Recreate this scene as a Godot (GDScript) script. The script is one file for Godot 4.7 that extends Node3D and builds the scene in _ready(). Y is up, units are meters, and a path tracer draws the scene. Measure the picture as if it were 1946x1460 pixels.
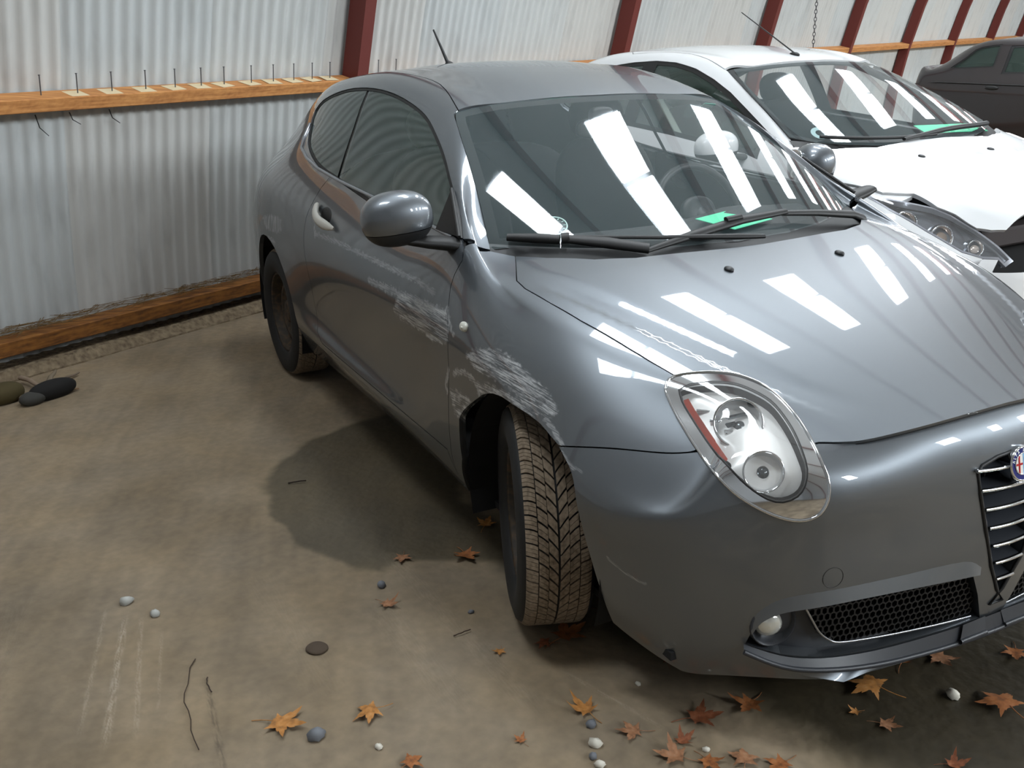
extends Node3D
# A vehicle shed with arched corrugated walls: a scuffed grey hatchback in front, a white hatchback and a dark saloon beyond.
# Frame: the grey car stands at the origin, z runs forward from its front axle, x to its left, y up. Metres.

const WALL_TURN := 0.4573          # the shed's long wall, turned against the cars
const ARCH_R := 8.3
const ARCH_N := 4.5
const ARCH_Y := -0.55
const SKY_A0 := 0.694
const SKY_A1 := 0.933
const SKY_S0 := 0.5235
const SKY_STEP := 2.852
const SKY_W := 0.73

var rng := RandomNumberGenerator.new()
var used := {}
var M := {}
var rough_noise := FastNoiseLite.new()
var along := Vector3(cos(WALL_TURN), 0, -sin(WALL_TURN))
var inward := Vector3(sin(WALL_TURN), 0, cos(WALL_TURN))

func _ready() -> void:
	rng.seed = 7
	view_and_light()
	materials()
	shed()
	ground()
	grey_car()
	white_car()
	dark_car()
	small_things()

# ------------------------------------------------------------------ camera and light
func view_and_light() -> void:
	var cam := Camera3D.new()
	cam.name = "camera"
	cam.fov = rad_to_deg(2.0 * atan(730.0 / 1899.0))
	cam.basis = Basis(Vector3.UP, -0.4693) * Basis(Vector3.RIGHT, -0.3374) * Basis(Vector3.BACK, -0.0179)
	cam.position = Vector3(-1.9318, 1.5386, 2.1113)
	cam.near = 0.05
	cam.far = 120.0
	add_child(cam)
	cam.current = true
	var env := Environment.new()
	env.background_mode = Environment.BG_COLOR
	env.background_color = Color(0.75, 0.82, 0.9)
	env.background_energy_multiplier = 1.0
	env.tonemap_mode = Environment.TONE_MAPPER_LINEAR
	env.tonemap_exposure = 2.1
	env.sdfgi_enabled = true
	env.ssao_enabled = true
	env.ssil_enabled = true
	var we := WorldEnvironment.new()
	we.name = "world"
	we.environment = env
	add_child(we)

func skylight(index: int, k: int, far_side: bool) -> void:
	var st := SurfaceTool.new()
	st.begin(Mesh.PRIMITIVE_TRIANGLES)
	var s0 := SKY_S0 + SKY_STEP * k
	for half in 2:
		var a0: float = SKY_A0 if half == 0 else SKY_A0 + 0.112
		var a1: float = SKY_A0 + 0.103 if half == 0 else SKY_A1
		var off: float = 0.0 if half == 0 else 0.03
		for i in 4:
			var b0 := lerpf(a0, a1, i / 4.0)
			var b1 := lerpf(a0, a1, (i + 1) / 4.0)
			quad(st, arch(s0 + off, b0, -0.012, far_side), arch(s0 + SKY_W + off, b0, -0.012, far_side), arch(s0 + SKY_W + off, b1, -0.012, far_side), arch(s0 + off, b1, -0.012, far_side), arch_inward(lerpf(b0, b1, 0.5), far_side))
	var o := commit("window_%d" % index, st, M.skylight_sunny if far_side else M.skylight)
	o.set_meta("kind", "structure")
	o.set_meta("label", "bright translucent roof light in the arched roof above the cars")
	for half in 2:
		var a0: float = SKY_A0 if half == 0 else SKY_A0 + 0.112
		var a1: float = SKY_A0 + 0.103 if half == 0 else SKY_A1
		var am := (a0 + a1) * 0.5
		var c := s0 + SKY_W * 0.5 + (0.0 if half == 0 else 0.03)
		var light := AreaLight3D.new()
		light.name = "skylight_glow"
		light.area_size = Vector2(SKY_W, (a1 - a0) * ARCH_R)
		light.light_color = Color(0.95, 0.98, 1.0)
		light.light_energy = 3.2 if far_side else 1.3
		light.shadow_enabled = true
		light.set("area_range", 40.0)
		light.set("area_attenuation", 2.0)
		light.look_at_from_position(arch(c, am, -0.05, far_side), arch(c, am, -1.0, far_side), arch_inward(am, far_side).cross(along))
		add_child(light, true)

# ------------------------------------------------------------------ helpers
func tag(o: Node3D, label: String, category := "", group := "", kind := "") -> Node3D:
	if label != "": o.set_meta("label", label)
	if category != "": o.set_meta("category", category)
	if group != "": o.set_meta("group", group)
	if kind != "": o.set_meta("kind", kind)
	return o

func numbered(called: String) -> String:
	var n: int = used.get(called, 0)
	used[called] = n + 1
	return called if n == 0 else "%s_%03d" % [called, n]

func thing(called: String, label: String, category: String, at := Vector3.ZERO, turn := 0.0, group := "") -> Node3D:
	var o := Node3D.new()
	o.name = numbered(called)
	o.position = at
	o.rotation.y = turn
	add_child(o)
	tag(o, label, category, group)
	return o

func put(called: String, mesh: Mesh, mat: Material, parent: Node = null) -> MeshInstance3D:
	var o := MeshInstance3D.new()
	o.mesh = mesh
	o.material_override = mat
	if mesh is ArrayMesh and mesh.get_surface_count() == 1:
		o.material_override = null
		o.set_surface_override_material(0, mat)
	elif mesh is PrimitiveMesh:
		o.material_override = null
		o.set_surface_override_material(0, mat)
	if parent == null:
		o.name = numbered(called)
		add_child(o)
	else:
		var n := 0
		var full := called
		while parent.has_node(full):
			n += 1
			full = "%s_%03d" % [called, n]
		o.name = full
		parent.add_child(o)
	return o

func commit(called: String, st: SurfaceTool, mat: Material, parent: Node = null) -> MeshInstance3D:
	return put(called, st.commit(), mat, parent)

func tri(st: SurfaceTool, a: Vector3, b: Vector3, c: Vector3, na: Vector3, nb: Vector3, nc: Vector3) -> void:
	if (b - a).cross(c - a).dot(na + nb + nc) > 0.0:
		var t := b
		b = c
		c = t
		t = nb
		nb = nc
		nc = t
	st.set_normal(na)
	st.add_vertex(a)
	st.set_normal(nb)
	st.add_vertex(b)
	st.set_normal(nc)
	st.add_vertex(c)

func quad(st: SurfaceTool, a: Vector3, b: Vector3, c: Vector3, d: Vector3, n: Vector3) -> void:
	tri(st, a, b, c, n, n, n)
	tri(st, a, c, d, n, n, n)

func quadn(st: SurfaceTool, a: Vector3, b: Vector3, c: Vector3, d: Vector3, na: Vector3, nb: Vector3, nc: Vector3, nd: Vector3) -> void:
	tri(st, a, b, c, na, nb, nc)
	tri(st, a, c, d, na, nc, nd)

func box(st: SurfaceTool, t: Transform3D, size: Vector3, chamfer := 0.0) -> void:
	var h := size * 0.5
	var c := minf(chamfer, minf(h.x, minf(h.y, h.z)) * 0.9)
	for axis in 3:
		for sgn in [-1.0, 1.0]:
			var n := Vector3.ZERO
			n[axis] = sgn
			var u := (axis + 1) % 3
			var v := (axis + 2) % 3
			var p: Array[Vector3] = []
			for k in [[-1, -1], [1, -1], [1, 1], [-1, 1]]:
				var q := Vector3.ZERO
				q[axis] = sgn * h[axis]
				q[u] = k[0] * (h[u] - c)
				q[v] = k[1] * (h[v] - c)
				p.append(t * q)
			quad(st, p[0], p[1], p[2], p[3], (t.basis * n).normalized())
	if c > 0.0:
		for axis in 3:
			var u := (axis + 1) % 3
			var v := (axis + 2) % 3
			for su in [-1.0, 1.0]:
				for sv in [-1.0, 1.0]:
					var n := Vector3.ZERO
					n[u] = su
					n[v] = sv
					var p: Array[Vector3] = []
					for k in [[-1, 0], [1, 0], [1, 1], [-1, 1]]:
						var q := Vector3.ZERO
						q[axis] = k[0] * (h[axis] - c)
						q[u] = su * (h[u] - (c if k[1] == 0 else 0.0))
						q[v] = sv * (h[v] - (0.0 if k[1] == 0 else c))
						p.append(t * q)
					quad(st, p[0], p[1], p[2], p[3], (t.basis * n).normalized())
		for sx in [-1.0, 1.0]:
			for sy in [-1.0, 1.0]:
				for sz in [-1.0, 1.0]:
					var n := (t.basis * Vector3(sx, sy, sz)).normalized()
					tri(st, t * Vector3(sx * h.x, sy * (h.y - c), sz * (h.z - c)), t * Vector3(sx * (h.x - c), sy * h.y, sz * (h.z - c)), t * Vector3(sx * (h.x - c), sy * (h.y - c), sz * h.z), n, n, n)

func tube(st: SurfaceTool, path: Array, radii: Array, sides := 8, flat := 1.0, up := Vector3.UP) -> void:
	# a round (or flattened) bar along a path
	var rings: Array = []
	var norms: Array = []
	for i in path.size():
		var dir: Vector3 = (path[mini(i + 1, path.size() - 1)] - path[maxi(i - 1, 0)]).normalized()
		var side := dir.cross(up)
		if side.length() < 0.01: side = dir.cross(Vector3.RIGHT)
		side = side.normalized()
		var top := side.cross(dir).normalized()
		var ring: Array[Vector3] = []
		var nr: Array[Vector3] = []
		var r: float = radii[mini(i, radii.size() - 1)]
		for k in sides:
			var a := TAU * k / sides
			ring.append(path[i] + side * cos(a) * r + top * sin(a) * r * flat)
			nr.append((side * cos(a) * flat + top * sin(a)).normalized())
		rings.append(ring)
		norms.append(nr)
	for i in path.size() - 1:
		for k in sides:
			var j := (k + 1) % sides
			quadn(st, rings[i][k], rings[i][j], rings[i + 1][j], rings[i + 1][k], norms[i][k], norms[i][j], norms[i + 1][j], norms[i + 1][k])
	for e in [0, path.size() - 1]:
		var dir: Vector3 = (path[0] - path[1]) if e == 0 else (path[-1] - path[-2])
		dir = dir.normalized()
		for k in range(1, sides - 1):
			tri(st, rings[e][0], rings[e][k], rings[e][k + 1], dir, dir, dir)

func lathe(st: SurfaceTool, t: Transform3D, prof: Array, sides := 32, soft := true) -> void:
	# profile of (along axis, radius) turned round the transform's y axis
	var nrm: Array[Vector2] = []
	for i in prof.size():
		var a: Vector2 = prof[maxi(i - 1, 0)]
		var b: Vector2 = prof[mini(i + 1, prof.size() - 1)]
		var d := (b - a).normalized()
		nrm.append(Vector2(-d.y, d.x))
	for i in prof.size() - 1:
		var p0: Vector2 = prof[i]
		var p1: Vector2 = prof[i + 1]
		var n0 := nrm[i]
		var n1 := nrm[i + 1]
		if not soft:
			var d := (p1 - p0).normalized()
			n0 = Vector2(-d.y, d.x)
			n1 = n0
		for k in sides:
			var a := TAU * k / sides
			var b := TAU * (k + 1) / sides
			var ca := Vector3(cos(a), 0, sin(a))
			var cb := Vector3(cos(b), 0, sin(b))
			var f := func(c: Vector3, p: Vector2) -> Vector3: return t * (c * p.y + Vector3.UP * p.x)
			var g := func(c: Vector3, n: Vector2) -> Vector3: return (t.basis * (c * n.y + Vector3.UP * n.x)).normalized()
			quadn(st, f.call(ca, p0), f.call(cb, p0), f.call(cb, p1), f.call(ca, p1), g.call(ca, n0), g.call(cb, n0), g.call(cb, n1), g.call(ca, n1))

func new_st() -> SurfaceTool:
	var st := SurfaceTool.new()
	st.begin(Mesh.PRIMITIVE_TRIANGLES)
	return st

func aim(at: Vector3, axis: Vector3) -> Transform3D:
	# a transform whose y axis points along axis
	var y := axis.normalized()
	var x := y.cross(Vector3.BACK if absf(y.z) < 0.9 else Vector3.RIGHT).normalized()
	return Transform3D(Basis(x, y, x.cross(y)), at)

func arch(s: float, a: float, off: float, far_side := false) -> Vector3:
	var n := (ARCH_R + off) * cos(a)
	return along * s + inward * (ARCH_N + n if far_side else ARCH_N - n) + Vector3.UP * (ARCH_Y + (ARCH_R + off) * sin(a))

func arch_inward(a: float, far_side := false) -> Vector3:
	return inward * (-cos(a) if far_side else cos(a)) - Vector3.UP * sin(a)

func flat(c: Color, rough := 0.6, metal := 0.0) -> StandardMaterial3D:
	var m := StandardMaterial3D.new()
	m.albedo_color = c
	m.roughness = rough
	m.metallic = metal
	return m

func noise_tex(freq: float, octaves: int, ramp: Array, size := 512, kind := FastNoiseLite.TYPE_SIMPLEX_SMOOTH, sd := 3, stretch := Vector3.ONE) -> NoiseTexture2D:
	var n := FastNoiseLite.new()
	n.seed = sd
	n.noise_type = kind
	n.frequency = freq
	n.fractal_octaves = octaves
	var t := NoiseTexture2D.new()
	t.width = size
	t.height = size
	t.seamless = true
	t.noise = n
	var g := Gradient.new()
	g.offsets = PackedFloat32Array(ramp[0])
	g.colors = PackedColorArray(ramp[1])
	t.color_ramp = g
	return t

func materials() -> void:
	M.skylight = flat(Color(0.9, 0.93, 0.95), 0.5)
	M.skylight.emission_enabled = true
	M.skylight.emission = Color(0.95, 0.98, 1.0)
	M.skylight.emission_energy_multiplier = 8.0
	M.skylight_sunny = M.skylight.duplicate()
	M.skylight_sunny.emission_energy_multiplier = 18.0
	for i in 3:
		var c: Color = [Color(0.755, 0.765, 0.76), Color(0.74, 0.755, 0.755), Color(0.76, 0.76, 0.748)][i]
		var m := flat(Color.WHITE, 0.55)
		m.albedo_texture = noise_tex(0.012, 4, [[0.0, 0.25, 0.45, 1.0], [c.darkened(0.10), c.darkened(0.04), c, c.lightened(0.03)]], 512, FastNoiseLite.TYPE_SIMPLEX_SMOOTH, 11 + i)
		m.uv1_triplanar = true
		m.uv1_world_triplanar = true
		m.uv1_scale = Vector3(0.9, 0.35, 0.9)
		M["sheet%d" % i] = m
	M.ceiling = flat(Color(0.78, 0.79, 0.80), 0.8)
	M.arch = flat(Color(0.40, 0.15, 0.12), 0.6)
	M.timber = flat(Color.WHITE, 0.75)
	M.timber.albedo_texture = noise_tex(0.02, 4, [[0.0, 0.4, 0.6, 1.0], [Color(0.50, 0.31, 0.15), Color(0.68, 0.45, 0.24), Color(0.75, 0.52, 0.29), Color(0.82, 0.60, 0.36)]], 512, FastNoiseLite.TYPE_SIMPLEX_SMOOTH, 5)
	M.timber.uv1_triplanar = true
	M.timber.uv1_scale = Vector3(0.35, 5.0, 5.0)
	M.timber_old = flat(Color.WHITE, 0.85)
	M.timber_old.albedo_texture = noise_tex(0.02, 4, [[0.0, 0.4, 0.6, 1.0], [Color(0.26, 0.16, 0.07), Color(0.47, 0.29, 0.11), Color(0.56, 0.36, 0.14), Color(0.62, 0.43, 0.20)]], 512, FastNoiseLite.TYPE_SIMPLEX_SMOOTH, 6)
	M.timber_old.uv1_triplanar = true
	M.timber_old.uv1_scale = Vector3(0.6, 4.0, 4.0)
	M.nail = flat(Color(0.36, 0.36, 0.37), 0.5, 0.6)
	M.card = flat(Color(0.83, 0.76, 0.62), 0.8)
	M.concrete = flat(Color.WHITE, 0.9)
	M.concrete.albedo_texture = noise_tex(0.03, 5, [[0.0, 0.35, 0.6, 1.0], [Color(0.25, 0.20, 0.15), Color(0.42, 0.36, 0.28), Color(0.50, 0.44, 0.35), Color(0.60, 0.54, 0.44)]], 512, FastNoiseLite.TYPE_SIMPLEX_SMOOTH, 8)
	M.concrete.uv1_triplanar = true
	M.concrete.uv1_world_triplanar = true
	M.concrete.uv1_scale = Vector3(1.6, 1.6, 1.6)
	M.concrete.heightmap_enabled = true
	M.concrete.heightmap_texture = noise_tex(0.03, 5, [[0.0, 1.0], [Color.BLACK, Color.WHITE]], 512, FastNoiseLite.TYPE_SIMPLEX_SMOOTH, 8)
	M.concrete.heightmap_scale = 1.2
	M.paint = flat(Color(0.41, 0.43, 0.45), 0.43, 0.88)
	M.paint.clearcoat_enabled = true
	M.paint.clearcoat = 1.0
	M.paint.clearcoat_roughness = 0.02
	M.white = flat(Color(0.90, 0.905, 0.91), 0.4)
	M.white.clearcoat_enabled = true
	M.white.clearcoat_roughness = 0.02
	M.dark_paint = flat(Color(0.13, 0.10, 0.11), 0.4, 0.3)
	M.dark_paint.clearcoat_enabled = true
	M.dark_paint.clearcoat_roughness = 0.08
	M.black = flat(Color(0.035, 0.035, 0.037), 0.55)
	M.liner = flat(Color(0.02, 0.02, 0.02), 0.9)
	M.plastic = flat(Color(0.10, 0.105, 0.11), 0.5)
	M.grey_plastic = flat(Color(0.17, 0.18, 0.20), 0.42)
	M.chrome = flat(Color(0.86, 0.87, 0.88), 0.07, 1.0)
	M.satin = flat(Color(0.62, 0.63, 0.65), 0.25, 1.0)
	M.reflector = flat(Color(0.93, 0.93, 0.92), 0.35, 0.15)
	M.glass = flat(Color(0.75, 0.88, 0.90, 0.055), 0.0)
	M.glass.transparency = BaseMaterial3D.TRANSPARENCY_ALPHA
	M.clear = flat(Color(1, 1, 1, 0.06), 0.0)
	M.clear.transparency = BaseMaterial3D.TRANSPARENCY_ALPHA
	M.tint = flat(Color(0.45, 0.60, 0.55, 0.10), 0.0)
	M.tint.transparency = BaseMaterial3D.TRANSPARENCY_ALPHA
	M.amber = flat(Color(0.72, 0.22, 0.07), 0.25)
	M.amber.clearcoat_enabled = true
	M.rubber = flat(Color(0.055, 0.056, 0.06), 0.7)
	M.tread = flat(Color.WHITE, 0.9)
	M.tread.albedo_texture = noise_tex(0.04, 4, [[0.0, 0.45, 1.0], [Color(0.36, 0.31, 0.25), Color(0.50, 0.44, 0.37), Color(0.60, 0.54, 0.46)]], 256, FastNoiseLite.TYPE_SIMPLEX_SMOOTH, 21)
	M.tread.uv1_triplanar = true
	M.tread.uv1_scale = Vector3(6, 6, 6)
	M.steel_rim = flat(Color.WHITE, 0.7, 0.2)
	M.steel_rim.albedo_texture = noise_tex(0.03, 4, [[0.0, 0.5, 0.7, 1.0], [Color(0.12, 0.11, 0.09), Color(0.22, 0.19, 0.15), Color(0.30, 0.23, 0.16), Color(0.36, 0.24, 0.15)]], 256, FastNoiseLite.TYPE_SIMPLEX_SMOOTH, 23)
	M.steel_rim.uv1_triplanar = true
	M.steel_rim.uv1_scale = Vector3(4, 4, 4)
	M.cloth = flat(Color(0.07, 0.075, 0.08), 0.95)
	M.dash = flat(Color(0.085, 0.09, 0.092), 0.8)
	M.pale = flat(Color(0.62, 0.66, 0.62), 0.8)
	M.green_paper = flat(Color(0.30, 0.82, 0.62), 0.7)

# ------------------------------------------------------------------ the shed
func sheet(wall: Node3D, s0: float, s1: float, a0: float, a1: float, steps: int, mat: Material, off: float) -> void:
	# one corrugated sheet of 76 mm waves, bent to the arch
	var st := new_st()
	var waves := int(round((s1 - s0) / 0.0755))
	var per := 8
	var cols := waves * per
	for i in cols:
		for j in steps:
			var p: Array[Vector3] = []
			var n: Array[Vector3] = []
			for c in [[0, 0], [1, 0], [1, 1], [0, 1]]:
				var u := float(i + c[0]) / cols
				var ph := TAU * waves * u
				var a := lerpf(a0, a1, float(j + c[1]) / steps)
				var s := lerpf(s0, s1, u)
				p.append(arch(s, a, off + 0.0085 * cos(ph)))
				n.append((arch_inward(a) + along * (-sin(ph) * 0.0085 * TAU / 0.0755) * -1.0 * -1.0).normalized())
			quadn(st, p[0], p[1], p[2], p[3], n[0], n[1], n[2], n[3])
	commit("corrugated_sheet", st, mat, wall)

func shed() -> void:
	var back := Node3D.new()
	back.name = "wall_back"
	add_child(back)
	tag(back, "pale corrugated sheet wall curving inward behind the parked cars", "", "", "structure")
	var a_low := asin((0.03 - ARCH_Y) / ARCH_R)
	var a_mid := asin((1.33 - ARCH_Y) / ARCH_R)
	var a_top := asin((3.9 - ARCH_Y) / ARCH_R)
	var k := 0
	var s := -2.48 - 0.8305 * 10
	while s < 27.0:
		sheet(back, s, s + 0.845, a_low, a_mid, 3, M["sheet%d" % ((k * 7 + 1) % 3)], 0.004 if k % 2 == 0 else -0.002)
		sheet(back, s, s + 0.845, a_mid - 0.004, a_top, 7, M["sheet%d" % ((k * 5 + 2) % 3)], 0.008 if k % 2 == 0 else 0.002)
		s += 0.8305
		k += 1
	# the roof above, with openings for the roof lights, and the other side of the shed
	var roof := new_st()
	var cuts := [a_top - 0.01, SKY_A0, SKY_A1, 1.25, PI * 0.5]
	for side in [false, true]:
		var sv := -12.0
		var edges: Array = [-12.0]
		for q in range(-4, 10):
			edges.append(SKY_S0 + SKY_STEP * q)
			edges.append(SKY_S0 + SKY_STEP * q + SKY_W + 0.03)
		edges.append(28.0)
		for e in edges.size() - 1:
			var row: Array = cuts if not side else [0.06, 0.3, SKY_A0, SKY_A1, 1.25, PI * 0.5]
			for c in row.size() - 1:
				if e % 2 == 1 and row[c] == SKY_A0:
					continue
				for h in 4:
					var b0 := lerpf(row[c], row[c + 1], h / 4.0)
					var b1 := lerpf(row[c], row[c + 1], (h + 1) / 4.0)
					quadn(roof, arch(edges[e], b0, 0.0, side), arch(edges[e + 1], b0, 0.0, side), arch(edges[e + 1], b1, 0.0, side), arch(edges[e], b1, 0.0, side), arch_inward(b0, side), arch_inward(b0, side), arch_inward(b1, side), arch_inward(b1, side))
	tag(commit("ceiling", roof, M.ceiling), "arched sheet roof over the shed", "", "", "structure")
	# outer skin that closes the shed
	var outer := new_st()
	for side in [false, true]:
		for h in 16:
			var b0 := lerpf(0.03, PI * 0.5, h / 16.0)
			var b1 := lerpf(0.03, PI * 0.5, (h + 1) / 16.0)
			quad(outer, arch(-12.2, b0, 0.09, side), arch(28.2, b0, 0.09, side), arch(28.2, b1, 0.09, side), arch(-12.2, b1, 0.09, side), arch_inward(b0, side))
	tag(commit("roof", outer, M.ceiling), "outer skin of the arched shed", "", "", "structure")
	for e in 2:
		var st := new_st()
		var sx: float = -12.0 if e == 0 else 28.0
		for t in [0.0, 0.15]:
			var q: float = sx + (t if e == 1 else -t)
			var nn := along * (1.0 if e == 0 else -1.0) * (1.0 if t == 0.0 else -1.0)
			for h in 20:
				var b0 := lerpf(0.05, PI - 0.05, h / 20.0)
				var b1 := lerpf(0.05, PI - 0.05, (h + 1) / 20.0)
				var mid := along * q + inward * ARCH_N + Vector3.UP * 0.0
				var p0 := arch(q, b0, 0.0)
				var p1 := arch(q, b1, 0.0)
				tri(st, mid, p0, p1, nn, nn, nn)
		tag(commit("wall_left" if e == 0 else "wall_right", st, M.ceiling), "end wall of the shed", "", "", "structure")
	var index := 1
	for q in range(-1, 8):
		skylight(index, q, false)
		index += 1
	for q in range(-1, 8):
		skylight(index, q, true)
		index += 1
	# steel arches
	var at := [-9.5, -6.65, -3.8, -0.95, 1.86, 4.96, 7.9, 10.57, 13.12, 15.65, 18.3, 20.8]
	var where := ["outside the view, third to the left", "outside the view, second to the left", "just outside the view to the left", "standing at the far left of the shed", "behind the roof of the grey car", "rising where the grey and white roofs meet", "behind the white car's aerial", "beside the hanging chain behind the white roof", "behind the far edge of the white windscreen", "behind the boot of the dark saloon", "over the rear window of the dark saloon", "over the roof of the dark saloon"]
	for i in at.size():
		var st := new_st()
		var steps := 40
		for j in steps:
			var b0 := lerpf(0.067, PI - 0.067, float(j) / steps)
			var b1 := lerpf(0.067, PI - 0.067, float(j + 1) / steps)
			var i0 := arch_inward(b0)
			var i1 := arch_inward(b1)
			for f in 4:
				var c: Array = [[-0.045, -0.012, -0.045, -0.14], [-0.045, -0.14, 0.045, -0.14], [0.045, -0.14, 0.045, -0.012], [0.045, -0.012, -0.045, -0.012]][f]
				var n0: Vector3 = [-along, i0, along, -i0][f]
				var n1: Vector3 = [-along, i1, along, -i1][f]
				quadn(st, arch(at[i] + c[0], b0, c[1]), arch(at[i] + c[2], b0, c[3]), arch(at[i] + c[2], b1, c[3]), arch(at[i] + c[0], b1, c[1]), n0, n0, n1, n1)
		tag(commit("steel_arch", st, M.arch), "dark red steel arch rib of the shed " + where[i], "steel arch", "steel arches along the wall")
	# timber rails between the arches
	var a_rail := asin((1.325 - ARCH_Y) / ARCH_R)
	var a_foot := asin((0.185 - ARCH_Y) / ARCH_R)
	for i in at.size() - 1:
		for low in 2:
			if low == 1 and i > 6: continue
			var a := a_rail if low == 0 else a_foot
			var d := 0.125 if low == 0 else 0.11
			var st := new_st()
			var len: float = at[i + 1] - at[i] - 0.095
			var b := Basis(along, arch_inward(a).cross(along) * -1.0, arch_inward(a))
			if b.y.y < 0.0: b.y = -b.y
			var wob := rng.randf_range(-0.006, 0.006)
			box(st, Transform3D(Basis(along.rotated(b.z, wob * 0.5), b.y, b.z).orthonormalized(), Vector3.ZERO), Vector3(len, 0.062 if low == 0 else 0.075, d), 0.004)
			var o := commit("timber_rail", st, M.timber if low == 0 else M.timber_old)
			o.position = arch((at[i] + at[i + 1]) * 0.5, a, -0.012 - d * 0.5) - b.y * 0.03
			var spots := ["three bays left of the cars", "two bays left of the cars", "one bay left of the debris heap", "left of the first red arch rib", "between the first two red arch ribs", "behind the white car's roof", "behind the white car's aerial and chain", "right of the hanging chain", "above the boot of the dark saloon", "behind the dark saloon's roof", "farthest along the wall"]
			tag(o, ("upper orange timber rail on the corrugated wall " if low == 0 else "weathered orange timber rail along the wall foot ") + spots[i], "timber rail", "upper timber rails" if low == 0 else "lower timber rails")
	# concrete ledge at the foot of the wall
	var led := new_st()
	var prof := [[-3.95, 0.0], [-3.95, 0.055], [-3.70, 0.05], [-3.645, 0.043], [-3.60, 0.008], [-3.595, -0.03]]
	var cols := 190
	for i in cols:
		for j in prof.size() - 1:
			var p: Array[Vector3] = []
			for c in [[0, 0], [1, 0], [1, 1], [0, 1]]:
				var ss := lerpf(-11.0, 12.0, float(i + c[0]) / cols)
				var w: float = rough_noise.get_noise_2d(ss * 180.0, (j + c[1]) * 70.0) * 0.02
				p.append(along * ss + inward * (prof[j + c[1]][0] + w * (1.0 if j + c[1] > 1 else 0.0)) + Vector3.UP * (prof[j + c[1]][1] + w * 0.35))
			var n := (p[1] - p[0]).cross(p[3] - p[0]).normalized()
			if n.y < 0.0: n = -n
			quad(led, p[0], p[1], p[2], p[3], n)
	tag(commit("kerb", led, M.concrete), "rough concrete ledge along the foot of the corrugated wall", "", "", "structure")

# ------------------------------------------------------------------ the ground
func soft_in(p: Vector2, poly: PackedVector2Array, edge: float) -> float:
	var d := 1e9
	for i in poly.size():
		var q := Geometry2D.get_closest_point_to_segment(p, poly[i], poly[(i + 1) % poly.size()])
		d = minf(d, p.distance_squared_to(q))
	d = sqrt(d)
	if Geometry2D.is_point_in_polygon(p, poly):
		return smoothstep(-edge, edge, d)
	return smoothstep(-edge, edge, -d)

func pts(a: Array) -> PackedVector2Array:
	var r := PackedVector2Array()
	for i in a.size() / 2:
		r.append(Vector2(a[2 * i], a[2 * i + 1]) * 0.0001)
	return r

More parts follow.
